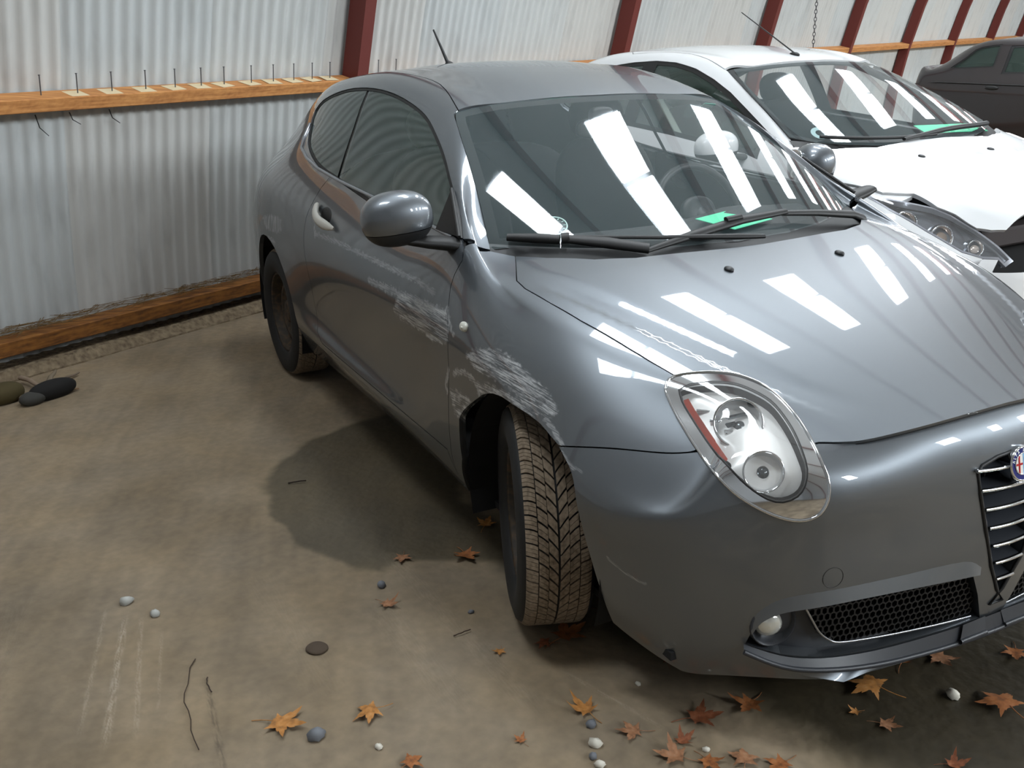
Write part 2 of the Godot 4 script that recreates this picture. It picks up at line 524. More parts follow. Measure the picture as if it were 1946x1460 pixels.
func ground() -> void:
	var x0 := -2.75
	var x1 := 0.75
	var z0 := -4.3
	var z1 := 1.3
	var w := 1200
	var h := 1920
	var fine := FastNoiseLite.new()
	fine.seed = 4
	fine.frequency = 0.06
	fine.fractal_octaves = 5
	var mid := FastNoiseLite.new()
	mid.seed = 9
	mid.frequency = 1.0
	mid.fractal_octaves = 4
	var streak := FastNoiseLite.new()
	streak.seed = 12
	streak.frequency = 1.0
	streak.fractal_octaves = 3
	var f_img := fine.get_image(w, h, false, false, false)
	var fd := f_img.get_data()
	# coarse layers at a quarter of the size, then enlarged
	var cw := w / 4
	var ch := h / 4
	var coarse := Image.create(cw, ch, false, Image.FORMAT_RGB8)
	var damp_shade := [outline("damp_shade_patch"), outline("damp_shade_front")]  # damp stains with the shade under the car painted into them
	var dark := [outline("grime_a"), outline("grime_b")]
	for j in ch:
		for i in cw:
			var x := lerpf(x0, x1, (i + 0.5) / cw)
			var z := lerpf(z0, z1, (j + 0.5) / ch)
			var p := Vector2(x, z)
			var m := mid.get_noise_2d(x * 1.3, z * 1.3)
			var m2 := mid.get_noise_2d(x * 4.0 + 40.0, z * 4.0)
			var pw := p + Vector2(m2, m) * 0.05
			# tyre-swept bands run along the bay
			var sd := Vector2(x * 0.94 + z * 0.34, -x * 0.34 + z * 0.94)
			var st := streak.get_noise_2d(sd.x * 11.0, sd.y * 1.1)
			var v := 0.50 + 0.16 * m + 0.09 * m2 + 0.10 * st
			var warm := 0.5 + 0.5 * mid.get_noise_2d(x * 2.2 - 30.0, z * 2.2 + 8.0)
			v += 0.10 * smoothstep(-0.6, -3.2, z)
			for g in dark:
				v -= 0.13 * soft_in(pw, g, 0.10)
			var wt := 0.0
			wt = maxf(wt, soft_in(pw, damp_shade[0], 0.022))
			wt = maxf(wt, 1.55 * soft_in(pw, damp_shade[1], 0.07))  # front patch: damp floor and painted bumper shade share one darkening
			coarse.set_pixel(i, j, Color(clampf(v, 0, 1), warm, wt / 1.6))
	coarse.resize(w, h, Image.INTERPOLATE_CUBIC)
	var cd := coarse.get_data()
	var out := PackedByteArray()
	out.resize(w * h * 3)
	var rgh := PackedByteArray()
	rgh.resize(w * h)
	for q in w * h:
		var v := cd[q * 3] / 255.0 + (fd[q] / 255.0 - 0.5) * 0.22
		var warm := cd[q * 3 + 1] / 255.0
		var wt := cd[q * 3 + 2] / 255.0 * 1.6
		var r := (0.315 + 0.34 * v)
		var g := r * lerpf(0.90, 0.865, warm)
		var b := r * lerpf(0.765, 0.67, warm)
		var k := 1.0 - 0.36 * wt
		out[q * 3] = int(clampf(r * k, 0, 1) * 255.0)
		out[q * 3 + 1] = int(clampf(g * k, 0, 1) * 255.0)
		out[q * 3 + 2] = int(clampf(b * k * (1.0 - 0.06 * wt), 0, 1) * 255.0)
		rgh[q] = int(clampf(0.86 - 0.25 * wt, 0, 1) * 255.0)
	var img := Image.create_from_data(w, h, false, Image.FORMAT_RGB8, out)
	# pale rubbed marks and streaks on the slab
	for mk in [[-1.80, -0.62, -1.93, 0.02, 0.010, 0.5], [-1.84, -0.70, -1.98, -0.05, 0.007, 0.3], [-1.76, -0.60, -1.86, 0.02, 0.007, 0.32], [-1.72, -0.50, -1.80, -0.05, 0.005, 0.25], [-1.03, -0.62, -0.98, 0.40, 0.035, 0.12], [-1.16, -0.35, -1.14, 0.30, 0.05, 0.10], [-0.86, 0.20, -0.74, 0.58, 0.006, 0.3], [-0.72, 0.45, -0.64, 0.62, 0.005, 0.3], [-1.66, -0.2, -1.70, 0.25, 0.008, -0.22], [-2.05, -0.9, -2.2, -0.2, 0.05, 0.08], [-1.42, -0.7, -1.40, 0.1, 0.06, 0.07]]:
		rub(img, x0, x1, z0, z1, Vector2(mk[0], mk[1]), Vector2(mk[2], mk[3]), mk[4], mk[5])
	var mat := flat(Color.WHITE, 1.0)
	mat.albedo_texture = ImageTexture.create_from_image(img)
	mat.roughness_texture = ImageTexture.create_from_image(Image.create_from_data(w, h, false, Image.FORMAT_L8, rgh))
	mat.texture_repeat = false
	mat.heightmap_enabled = true
	mat.heightmap_texture = ImageTexture.create_from_image(f_img)
	mat.heightmap_scale = 0.25
	var st := new_st()
	var nx := 35
	var nz := 56
	for i in nx:
		for j in nz:
			var c := []
			for e in [[0, 0], [1, 0], [1, 1], [0, 1]]:
				var u: float = float(i + e[0]) / nx
				var v: float = float(j + e[1]) / nz
				c.append([Vector3(lerpf(x0, x1, u), 0, lerpf(z0, z1, v)), Vector2(u, v)])
			for t in [[0, 1, 2], [0, 2, 3]]:
				for e in t:
					st.set_normal(Vector3.UP)
					st.set_uv(c[e][1])
					st.add_vertex(c[e][0])
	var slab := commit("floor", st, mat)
	tag(slab, "dirty brown concrete shed floor with dark patches of damp and painted shade, and tyre-rubbed marks", "", "", "structure")
	var rest := new_st()
	for r in [[-16.0, -2.75, -24.0, 20.0], [0.75, 30.0, -24.0, 20.0], [-2.75, 0.75, -24.0, -4.3], [-2.75, 0.75, 1.3, 20.0]]:
		quad(rest, Vector3(r[0], -0.001, r[2]), Vector3(r[1], -0.001, r[2]), Vector3(r[1], -0.001, r[3]), Vector3(r[0], -0.001, r[3]), Vector3.UP)
	quad(rest, Vector3(-16, -0.15, -24), Vector3(30, -0.15, -24), Vector3(30, -0.15, 20), Vector3(-16, -0.15, 20), Vector3.DOWN)
	var m2 := flat(Color.WHITE, 0.88)
	m2.albedo_texture = noise_tex(0.01, 5, [[0.0, 0.4, 0.6, 1.0], [Color(0.34, 0.29, 0.23), Color(0.44, 0.385, 0.31), Color(0.51, 0.45, 0.37), Color(0.58, 0.52, 0.43)]], 512, FastNoiseLite.TYPE_SIMPLEX_SMOOTH, 31)
	m2.uv1_triplanar = true
	m2.uv1_world_triplanar = true
	m2.uv1_scale = Vector3(0.4, 0.4, 0.4)
	tag(commit("floor", rest, m2), "plain concrete shed floor beyond the cars", "", "", "structure")

func rub(img: Image, x0: float, x1: float, z0: float, z1: float, a: Vector2, b: Vector2, half: float, amount: float) -> void:
	var w := img.get_width()
	var h := img.get_height()
	var lo := a.min(b) - Vector2.ONE * half * 2.0
	var hi := a.max(b) + Vector2.ONE * half * 2.0
	var n := FastNoiseLite.new()
	n.frequency = 1.0
	n.fractal_octaves = 3
	n.seed = int(a.x * 1000.0)
	var dir := (b - a).normalized()
	for j in range(maxi(0, int((lo.y - z0) / (z1 - z0) * h)), mini(h, int((hi.y - z0) / (z1 - z0) * h))):
		for i in range(maxi(0, int((lo.x - x0) / (x1 - x0) * w)), mini(w, int((hi.x - x0) / (x1 - x0) * w))):
			var p := Vector2(lerpf(x0, x1, (i + 0.5) / w), lerpf(z0, z1, (j + 0.5) / h))
			var q := Geometry2D.get_closest_point_to_segment(p, a, b)
			var d := p.distance_to(q) / half
			if d > 1.6: continue
			var l := (p - a).dot(dir)
			var ends := smoothstep(0.0, 0.12, l) * smoothstep(0.0, 0.12, a.distance_to(b) - l)
			var g := n.get_noise_2d((p - a).cross(dir) * 160.0, l * 14.0)
			var k := amount * smoothstep(1.6, 0.2, d) * ends * clampf(0.45 + g * 1.4, 0.0, 1.0)
			var c := img.get_pixel(i, j)
			img.set_pixel(i, j, c.lerp(Color(0.72, 0.68, 0.62), k) if k > 0.0 else c.darkened(-k))

# ------------------------------------------------------------------ smooth skins (subdivision surfaces) and panels cut from them
func cage(rows: Array) -> Dictionary:
	# rows: stations of 11 points (5 up the flank, the waist, 5 across the top), then 5 columns of 5 front and 5 rear points; right half, mirrored
	var v: Array[Vector3] = []
	var id := {}
	var n := rows.size() - 5
	for i in n:
		for k in 11:
			id[[i, k]] = v.size()
			v.append(Vector3(-rows[i][3 * k], rows[i][3 * k + 1], rows[i][3 * k + 2]) * 0.0001)
	for c in 5:
		for k in 10:
			id[["f" if k < 5 else "r", c + 1, k % 5]] = v.size()
			var r: Array = rows[n + c]
			v.append(Vector3(-r[3 * k], r[3 * k + 1], r[3 * k + 2]) * 0.0001)
	for j in 6:
		id[["f", 0, j]] = id[[n - 1, j]]
		id[["r", 0, j]] = id[[0, j]]
	for c in range(1, 6):
		id[["f", c, 5]] = id[[n - 1, 5 + c]]
		id[["r", c, 5]] = id[[0, 5 + c]]
	var q: Array = []
	for i in n - 1:
		for k in 10:
			q.append([id[[i, k]], id[[i + 1, k]], id[[i + 1, k + 1]], id[[i, k + 1]]])
	for c in 5:
		for j in 5:
			q.append([id[["f", c, j]], id[["f", c + 1, j]], id[["f", c + 1, j + 1]], id[["f", c, j + 1]]])
			q.append([id[["r", c, j]], id[["r", c, j + 1]], id[["r", c + 1, j + 1]], id[["r", c + 1, j]]])
	var mir: Array[int] = []
	for i in v.size():
		mir.append(i)
	for i in mir.size():
		if absf(v[i].x) > 1e-6:
			mir[i] = v.size()
			v.append(v[i] * Vector3(-1, 1, 1))
	for f in q.duplicate():
		q.append([mir[f[0]], mir[f[3]], mir[f[2]], mir[f[1]]])
	return {"v": v, "q": q}

func refine(c: Dictionary) -> Dictionary:
	# one Catmull-Clark step
	var v: Array[Vector3] = c.v
	var q: Array = c.q
	var nv := v.size()
	var nf := q.size()
	var fp: Array[Vector3] = []
	var edge := {}
	var ea: PackedInt32Array = []
	var eb: PackedInt32Array = []
	var ef: Array[Vector3] = []
	var ec: PackedInt32Array = []
	var fe: Array = []
	for f in nf:
		var g: Array = q[f]
		fp.append((v[g[0]] + v[g[1]] + v[g[2]] + v[g[3]]) * 0.25)
		var mine := [0, 0, 0, 0]
		for k in 4:
			var a: int = g[k]
			var b: int = g[(k + 1) % 4]
			var key := mini(a, b) * 1000000 + maxi(a, b)
			var e: int = edge.get(key, -1)
			if e < 0:
				e = ea.size()
				edge[key] = e
				ea.append(a)
				eb.append(b)
				ef.append(Vector3.ZERO)
				ec.append(0)
			ef[e] += fp[f]
			ec[e] += 1
			mine[k] = e
		fe.append(mine)
	var facc: Array[Vector3] = []
	var eacc: Array[Vector3] = []
	var bacc: Array[Vector3] = []
	var val: PackedInt32Array = []
	var fval: PackedInt32Array = []
	var bval: PackedInt32Array = []
	facc.resize(nv)
	eacc.resize(nv)
	bacc.resize(nv)
	val.resize(nv)
	fval.resize(nv)
	bval.resize(nv)
	var out: Array[Vector3] = []
	out.resize(nv + nf + ea.size())
	for f in nf:
		for a in q[f]:
			facc[a] += fp[f]
			fval[a] += 1
		out[nv + f] = fp[f]
	for e in ea.size():
		var a := ea[e]
		var b := eb[e]
		var m := (v[a] + v[b]) * 0.5
		if ec[e] == 2:
			out[nv + nf + e] = (m * 2.0 + ef[e]) * 0.25
		else:
			out[nv + nf + e] = m
			bacc[a] += v[b]
			bacc[b] += v[a]
			bval[a] += 1
			bval[b] += 1
		eacc[a] += m
		eacc[b] += m
		val[a] += 1
		val[b] += 1
	for i in nv:
		if bval[i] > 0:
			out[i] = v[i] * 0.75 + bacc[i] * 0.125
		else:
			var k := float(val[i])
			out[i] = (facc[i] / fval[i] + eacc[i] * 2.0 / k + v[i] * (k - 3.0)) / k
	var nq: Array = []
	for f in nf:
		for k in 4:
			nq.append([q[f][k], nv + nf + fe[f][k], nv + f, nv + nf + fe[f][(k + 3) % 4]])
	return {"v": out, "q": nq}

func skin(rows: Array, levels := 3) -> Dictionary:
	var c := cage(rows)
	for i in levels:
		c = refine(c)
	var v: Array[Vector3] = c.v
	var nrm: Array[Vector3] = []
	nrm.resize(v.size())
	var t := PackedInt32Array()
	for g in c.q:
		var n: Vector3 = (v[g[2]] - v[g[0]]).cross(v[g[3]] - v[g[1]])
		for a in g:
			nrm[a] += n
		if v[g[0]].x < 1e-5 and v[g[1]].x < 1e-5 and v[g[2]].x < 1e-5 and v[g[3]].x < 1e-5:
			t.append_array(PackedInt32Array([g[0], g[1], g[2], g[0], g[2], g[3]]))
	return finish_skin(v, nrm, t)

func finish_skin(v: Array[Vector3], nrm: Array[Vector3], t: PackedInt32Array) -> Dictionary:
	var sign := 0.0
	for i in nrm.size():
		nrm[i] = nrm[i].normalized()
	var c := Vector3(0, 0.5, -1.2)
	for k in range(0, t.size(), 97):
		sign += nrm[t[k]].dot(v[t[k]] - c)
	if sign < 0.0:
		for i in nrm.size():
			nrm[i] = -nrm[i]
	return {"v": v, "n": nrm, "t": t, "c": {}}

func ws_point(p: Array, x: float, v: float) -> Vector3:
	var x2 := x * x
	var yb: float = p[0] + p[2] * x2
	var zb: float = p[1] + p[3] * x2 + p[10] * x2 * x2
	var yt: float = p[4] + p[6] * x2
	var zt: float = p[5] + p[7] * x2 + p[11] * x2 * x2
	var b: float = 4.0 * v * (1.0 - v) * (p[8] + p[9] * x2)
	return Vector3(x, lerpf(yb, yt, v) + b * 0.87, lerpf(zb, zt, v) + b * 0.5)

func grid_skin(f: Callable, u0: float, u1: float, v0: float, v1: float, nu: int, nv: int) -> Dictionary:
	var v: Array[Vector3] = []
	var nrm: Array[Vector3] = []
	var t := PackedInt32Array()
	for j in nv + 1:
		for i in nu + 1:
			var a := lerpf(u0, u1, float(i) / nu)
			var b := lerpf(v0, v1, float(j) / nv)
			v.append(f.call(a, b))
			var n: Vector3 = (f.call(a + 0.002, b) - f.call(a - 0.002, b)).cross(f.call(a, b + 0.002) - f.call(a, b - 0.002)).normalized()
			nrm.append(n if n.y > 0.0 else -n)
	for j in nv:
		for i in nu:
			var a := j * (nu + 1) + i
			t.append_array(PackedInt32Array([a, a + 1, a + nu + 2, a, a + nu + 2, a + nu + 1]))
	return {"v": v, "n": nrm, "t": t, "c": {}}

func ws_skin(p: Array) -> Dictionary:
	return grid_skin(func(x: float, w: float) -> Vector3: return ws_point(p, x, w), -0.82, 0.0, -0.15, 1.12, 30, 26)

func bonnet_y(x: float, z: float) -> float:
	var p := BONNET
	var q := x * x
	var y: float = p[0] + z * (p[1] + z * (p[2] + z * (p[3] + z * p[4]))) + q * (p[5] + z * (p[6] + z * p[7])) + q * q * (p[8] + p[9] * z) + q * q * q * p[10]
	# the shallow channel between the centre panel and the wing crests
	var b1: float = 0.655 - 0.30 * z - 0.22 * z * z
	var b2: float = b1 - 0.072
	var d := (absf(x) - b2) / (b1 - b2)
	var fade := smoothstep(-0.26, -0.02, z) * smoothstep(0.66, 0.40, z)
	y -= 0.0052 * fade * smoothstep(-0.35, 0.35, d) * (1.0 - smoothstep(0.80, 1.08, d))
	return y

const HX := Vector3(0.77299, 0.0, 0.63442)
var HN := Vector3(-0.55, 0.50, 0.67).normalized()
var HA := Vector3.UP.cross(HN).normalized()
var HB := HN.cross(HA)

func flatten(kind: String, p: Vector3) -> Vector2:
	match kind:
		"S": return Vector2(p.z, p.y + 0.9 + p.x)
		"T": return Vector2(-p.x, p.z)
		"B": return Vector2(0.9 + p.x + p.z, p.y)
		"R": return Vector2(0.9 + p.x - p.z, p.y)
	return Vector2(p.dot(HA), p.dot(HB))

func flats(sk: Dictionary, kind: String) -> PackedVector2Array:
	if not sk.c.has(kind):
		var r := PackedVector2Array()
		r.resize(sk.v.size())
		for i in sk.v.size():
			r[i] = flatten(kind, sk.v[i])
		sk.c[kind] = r
	return sk.c[kind]

func area2(poly: PackedVector2Array) -> float:
	var s := 0.0
	for i in poly.size():
		s += poly[i].cross(poly[(i + 1) % poly.size()])
	return s

func shrunk(poly: PackedVector2Array, by: float) -> PackedVector2Array:
	if by == 0.0: return poly
	if area2(poly) < 0.0:
		poly = poly.duplicate()
		poly.reverse()
	var best := PackedVector2Array()
	for q in Geometry2D.offset_polygon(poly, -by, Geometry2D.JOIN_MITER):
		if absf(area2(q)) > absf(area2(best)): best = q
	return best

func cut(sk: Dictionary, kind: String, poly: PackedVector2Array, holes: Array = []) -> Array:
	# the part of a skin inside an outline: [points, normals], three by three
	var c := flats(sk, kind)
	var P := PackedVector3Array()
	var N := PackedVector3Array()
	var lo := poly[0]
	var hi := poly[0]
	for q in poly:
		lo = lo.min(q)
		hi = hi.max(q)
	var inside := {}
	var t: PackedInt32Array = sk.t
	var soup: Array = []
	for k in range(0, t.size(), 3):
		var a := t[k]
		var b := t[k + 1]
		var d := t[k + 2]
		var tl := c[a].min(c[b]).min(c[d])
		var th := c[a].max(c[b]).max(c[d])
		if th.x < lo.x or th.y < lo.y or tl.x > hi.x or tl.y > hi.y: continue
		var count := 0
		for e in [a, b, d]:
			if not inside.has(e): inside[e] = Geometry2D.is_point_in_polygon(c[e], poly)
			if inside[e]: count += 1
		var tr := PackedVector2Array([c[a], c[b], c[d]])
		if count == 3:
			soup.append([a, b, d, tr])
		else:
			if absf(area2(tr)) < 1e-12: continue
			for piece in Geometry2D.intersect_polygons(tr, poly):
				soup.append([a, b, d, piece])
	for h in holes:
		var hl: Vector2 = h[0]
		var hh: Vector2 = h[0]
		for q in h:
			hl = hl.min(q)
			hh = hh.max(q)
		var left: Array = []
		for s in soup:
			var sl: Vector2 = s[3][0]
			var sh: Vector2 = s[3][0]
			for q in s[3]:
				sl = sl.min(q)
				sh = sh.max(q)
			if sh.x < hl.x or sh.y < hl.y or sl.x > hh.x or sl.y > hh.y:
				left.append(s)
				continue
			for piece in Geometry2D.clip_polygons(s[3], h):
				left.append([s[0], s[1], s[2], piece])
		soup = left
	for s in soup:
		var A: Vector2 = c[s[0]]
		var B: Vector2 = c[s[1]] - A
		var D: Vector2 = c[s[2]] - A
		var den := B.cross(D)
		if absf(den) < 1e-13: continue
		var piece: PackedVector2Array = s[3]
		var order: PackedInt32Array = PackedInt32Array([0, 1, 2]) if piece.size() == 3 else Geometry2D.triangulate_polygon(piece)
		for e in order:
			var q := piece[e] - A
			var u := q.cross(D) / den
			var w := B.cross(q) / den
			P.append(sk.v[s[0]] * (1.0 - u - w) + sk.v[s[1]] * u + sk.v[s[2]] * w)
			N.append((sk.n[s[0]] * (1.0 - u - w) + sk.n[s[1]] * u + sk.n[s[2]] * w).normalized())
	return [P, N]

func panel(soup: Array, sides: String, lift := 0.0, depth := 0.012) -> ArrayMesh:
	# a mesh of a cut piece, its edges turned inward; sides: "r", "l" or "rl"
	var P: PackedVector3Array = soup[0]
	var N: PackedVector3Array = soup[1]
	var verts := PackedVector3Array()
	var norms := PackedVector3Array()
	var uvs := PackedVector2Array()
	var edges := {}
	for k in range(0, P.size(), 3):
		var p := [P[k] + N[k] * lift, P[k + 1] + N[k + 1] * lift, P[k + 2] + N[k + 2] * lift]
		var n := [N[k], N[k + 1], N[k + 2]]
		var w := [0, 1, 2]
		if (p[1] - p[0]).cross(p[2] - p[0]).dot(n[0] + n[1] + n[2]) > 0.0: w = [0, 2, 1]
		for e in w:
			verts.append(p[e])
			norms.append(n[e])
			uvs.append(paint_uv(p[e]))
		if depth > 0.0:
			var key := []
			for e in 3: key.append(Vector3i((p[e] * 8000.0).round()))
			for e in 3:
				var i: Vector3i = key[e]
				var j: Vector3i = key[(e + 1) % 3]
				if i == j: continue
				var fwd := [i, j]
				var back := [j, i]
				if edges.has(back): edges.erase(back)
				else: edges[fwd] = [p[e], p[(e + 1) % 3], n[e], n[(e + 1) % 3]]
	for key in edges:
		var e: Array = edges[key]
		if absf(e[0].x) < 2e-4 and absf(e[1].x) < 2e-4: continue
		var a: Vector3 = e[0]
		var b: Vector3 = e[1]
		var a2: Vector3 = a - e[2] * depth
		var b2: Vector3 = b - e[3] * depth
		var n: Vector3 = (b - a).cross(e[2]).normalized()
		for q in [[a, b, b2], [a, b2, a2]]:
			var w: Array = [0, 1, 2] if (q[1] - q[0]).cross(q[2] - q[0]).dot(n) <= 0.0 else [0, 2, 1]
			for i in w:
				verts.append(q[i])
				norms.append(n)
				uvs.append(paint_uv(q[i]))
	var V := PackedVector3Array()
	var W := PackedVector3Array()
	var U := PackedVector2Array()
	if sides.contains("r"):
		V.append_array(verts)
		W.append_array(norms)
		U.append_array(uvs)
	if sides.contains("l"):
		var flip := Vector3(-1, 1, 1)
		for k in range(0, verts.size(), 3):
			for e in [0, 2, 1]:
				V.append(verts[k + e] * flip)
				W.append(norms[k + e] * flip)
				U.append(Vector2.ZERO)
	var arr := []
	arr.resize(Mesh.ARRAY_MAX)
	arr[Mesh.ARRAY_VERTEX] = V
	arr[Mesh.ARRAY_NORMAL] = W
	arr[Mesh.ARRAY_TEX_UV] = U
	var m := ArrayMesh.new()
	if V.size() > 0: m.add_surface_from_arrays(Mesh.PRIMITIVE_TRIANGLES, arr)
	return m

func paint_uv(p: Vector3) -> Vector2:
	return Vector2((p.z + 2.80) / 3.45, 1.0 - (p.y + 0.9 + p.x - 0.25) / 1.05)

func on_skin(sk: Dictionary, kind: String, q: Vector2) -> Array:
	# [point, normal] of the skin where it unfolds to q
	var c := flats(sk, kind)
	var t: PackedInt32Array = sk.t
	var best := [Vector3.ZERO, Vector3.UP]
	var score := -1e9
	for k in range(0, t.size(), 3):
		var A := c[t[k]]
		var B := c[t[k + 1]] - A
		var D := c[t[k + 2]] - A
		if absf(q.x - A.x) > 0.2 or absf(q.y - A.y) > 0.2: continue
		var den := B.cross(D)
		if absf(den) < 1e-13: continue
		var u := (q - A).cross(D) / den
		var w := B.cross(q - A) / den
		var s := minf(minf(u, w), 1.0 - u - w)
		if s > score:
			score = s
			best = [sk.v[t[k]] * (1.0 - u - w) + sk.v[t[k + 1]] * u + sk.v[t[k + 2]] * w, (sk.n[t[k]] * (1.0 - u - w) + sk.n[t[k + 1]] * u + sk.n[t[k + 2]] * w).normalized()]
			if s >= 0.0: break
	return best

# ------------------------------------------------------------------ wheels
func wheel(car: Node3D, at: Vector3, steer: float, side: String, detail := true) -> void:
	# axle along x; the outer face looks to -x for side "r", +x for "l"
	var out := -1.0 if side == "r" else 1.0
	var R := 0.302
	var ty := new_st()
	var ax := Transform3D(Basis(Vector3(0, 0, 1) * 1.0, Vector3(1, 0, 0) * out, Vector3(0, 1, 0)), Vector3.ZERO)
	if ax.basis.determinant() < 0.0: ax.basis.z = -ax.basis.z
	# profile as (towards the outer face, radius)
	var prof := [Vector2(-0.088, 0.195), Vector2(-0.098, 0.225), Vector2(-0.100, 0.255), Vector2(-0.092, 0.283), Vector2(-0.078, R - 0.008), Vector2(-0.04, R - 0.006), Vector2(0.04, R - 0.006), Vector2(0.078, R - 0.008), Vector2(0.092, 0.283), Vector2(0.100, 0.255), Vector2(0.098, 0.225), Vector2(0.088, 0.195), Vector2(0.076, 0.189)]
	lathe(ty, ax, prof, 56)
	var o := commit("wheel", ty, M.rubber, car)
	o.transform = Transform3D(Basis(Vector3.UP, steer), at)
	if detail:
		var tr := new_st()
		var N := 54
		var pitch := TAU / N
		var curve := func(x: float) -> float:   # how far the groove lags towards the shoulder
			var a := absf(x) / 0.080
			return -pitch * 1.75 * (1.0 - pow(1.0 - minf(a, 1.0), 1.9))
		for sd in [-1.0, 1.0]:
			for i in N:
				for band in 3:
					var xa: float = [0.003, 0.027, 0.053][band]
					var xb: float = [0.0255, 0.0505, 0.082][band]
					var parts := 1 if band == 0 else (2 if band == 1 else 3)
					for m in parts:
						var w := 0.80 / parts
						var f0 := i * pitch + (0.5 * pitch if sd > 0.0 else 0.0) + pitch * (w + (0.035 if parts > 1 else 0.0)) * m + (0.25 * pitch if band == 1 else 0.0)
						var f1 := f0 + pitch * w
						var cols := 3
						var top: Array = []
						for c in cols + 1:
							var x := lerpf(xa, xb, float(c) / cols)
							var drop := 0.0 if x < 0.066 else (x - 0.066) * (x - 0.066) * 34.0
							var row: Array = []
							for f in [f0, f1]:
								var a: float = f + curve.call(x)
								for rr in [R - drop, R - 0.010 - drop]:
									row.append(Vector3(x * sd, -sin(a) * rr, cos(a) * rr))
							top.append(row)
						for c in cols:
							var n: Vector3 = ((top[c][0] + top[c + 1][2]) * Vector3(0, 1, 1)).normalized()
							n = (n + Vector3(sd * (0.35 if xb > 0.08 and c == 2 else 0.0), 0, 0)).normalized()
							quad(tr, top[c][0], top[c][2], top[c + 1][2], top[c + 1][0], n)
							var e0: Vector3 = (top[c][0] - top[c][2]).normalized()
							quad(tr, top[c][0], top[c + 1][0], top[c + 1][1], top[c][1], e0)
							quad(tr, top[c][2], top[c + 1][2], top[c + 1][3], top[c][3], -e0)
						quad(tr, top[0][0], top[0][2], top[0][3], top[0][1], Vector3(-sd, 0, 0))
						quad(tr, top[cols][0], top[cols][2], top[cols][3], top[cols][1], Vector3(sd, 0, 0))
		tag(commit("tread", tr, M.tread, o), "", "", "", "stuff")
	# pressed steel rim with a ring of openings
	var rim := new_st()
	lathe(rim, ax, [Vector2(0.070, 0.191), Vector2(0.080, 0.187), Vector2(0.074, 0.180), Vector2(0.045, 0.174), Vector2(0.030, 0.168)], 48)
	var f := func(a: float, r: float, h: float) -> Vector3: return Vector3(h * out, sin(a) * r, cos(a) * r)
	var holes := 16
	for i in holes:
		var a0 := TAU * i / holes
		var a1 := a0 + TAU / holes * 0.46
		var a2 := a0 + TAU / holes
		for seg in [[a0, a1, 0.168, 0.160, 0.030, 0.034], [a1, a2, 0.168, 0.160, 0.030, 0.034], [a0, a1, 0.160, 0.132, 0.034, 0.046], [a0, a1, 0.132, 0.118, 0.046, 0.046], [a1, a2, 0.132, 0.118, 0.046, 0.046]]:
			var n := Vector3(out, 0, 0) + Vector3(0, sin(seg[0]), cos(seg[0])) * 0.25
			quad(rim, f.call(seg[0], seg[2], seg[4]), f.call(seg[1], seg[2], seg[4]), f.call(seg[1], seg[3], seg[5]), f.call(seg[0], seg[3], seg[5]), n.normalized())
	lathe(rim, ax, [Vector2(0.046, 0.118), Vector2(0.030, 0.100), Vector2(0.030, 0.062), Vector2(0.052, 0.052), Vector2(0.056, 0.035), Vector2(0.056, 0.0)], 32)
	for i in 4:
		var a := TAU * i / 4 + 0.4
		lathe(rim, Transform3D(ax.basis, Vector3(0.030 * out, sin(a) * 0.078, cos(a) * 0.078)), [Vector2(0.0, 0.011), Vector2(0.016, 0.010), Vector2(0.018, 0.0)], 6, false)
	commit("rim", rim, M.steel_rim, o)
	var dr := new_st()
	lathe(dr, ax, [Vector2(0.0, 0.165), Vector2(-0.05, 0.165), Vector2(-0.05, 0.0)], 24)
	lathe(dr, ax, [Vector2(0.0, 0.165), Vector2(0.001, 0.0)], 24)
	commit("brake_drum", dr, M.liner, o)

func wheel_house(st: SurfaceTool, z: float, side: float, r := 0.365) -> void:
	for i in 20:
		var a := lerpf(-0.35, PI + 0.35, i / 20.0)
		var b := lerpf(-0.35, PI + 0.35, (i + 1) / 20.0)
		var p := Vector3(0, sin(a) * r + 0.312, cos(a) * r + z)
		var q := Vector3(0, sin(b) * r + 0.312, cos(b) * r + z)
		var n := -Vector3(0, sin(a), cos(a))
		var xo := Vector3(side * 0.825, 0, 0)
		var xi := Vector3(side * 0.50, 0, 0)
		quad(st, p + xo, q + xo, q + xi, p + xi, n)
		tri(st, Vector3(side * 0.50, 0.312, z), p + xi, q + xi, Vector3(side, 0, 0), Vector3(side, 0, 0), Vector3(side, 0, 0))

func blob(st: SurfaceTool, t: Transform3D, r: Vector3, e := 2.5, lo := -1.0, hi := 1.0, nu := 28, nv := 16) -> void:
	# a rounded box (superellipsoid); lo and hi clip it along y
	var f := func(a: float, y: float) -> Vector3:
		var ring := pow(maxf(0.0, 1.0 - pow(absf(y), e)), 1.0 / e)
		var ca := cos(a)
		var sa := sin(a)
		var k := pow(pow(absf(ca), e) + pow(absf(sa), e), -1.0 / e)
		return Vector3(ca * k * ring, y, sa * k * ring)
	var g := func(p: Vector3) -> Vector3:
		return Vector3(signf(p.x) * pow(absf(p.x), e - 1.0) / r.x, signf(p.y) * pow(absf(p.y), e - 1.0) / r.y, signf(p.z) * pow(absf(p.z), e - 1.0) / r.z).normalized()
	for j in nv:
		var y0 := sin(lerpf(asin(lo), asin(hi), float(j) / nv))
		var y1 := sin(lerpf(asin(lo), asin(hi), float(j + 1) / nv))
		for i in nu:
			var p: Array = [f.call(TAU * i / nu, y0), f.call(TAU * (i + 1) / nu, y0), f.call(TAU * (i + 1) / nu, y1), f.call(TAU * i / nu, y1)]
			var n: Array = []
			for q in p: n.append((t.basis.orthonormalized() * g.call(q)).normalized())
			quadn(st, t * (p[0] * r), t * (p[1] * r), t * (p[2] * r), t * (p[3] * r), n[0], n[1], n[2], n[3])

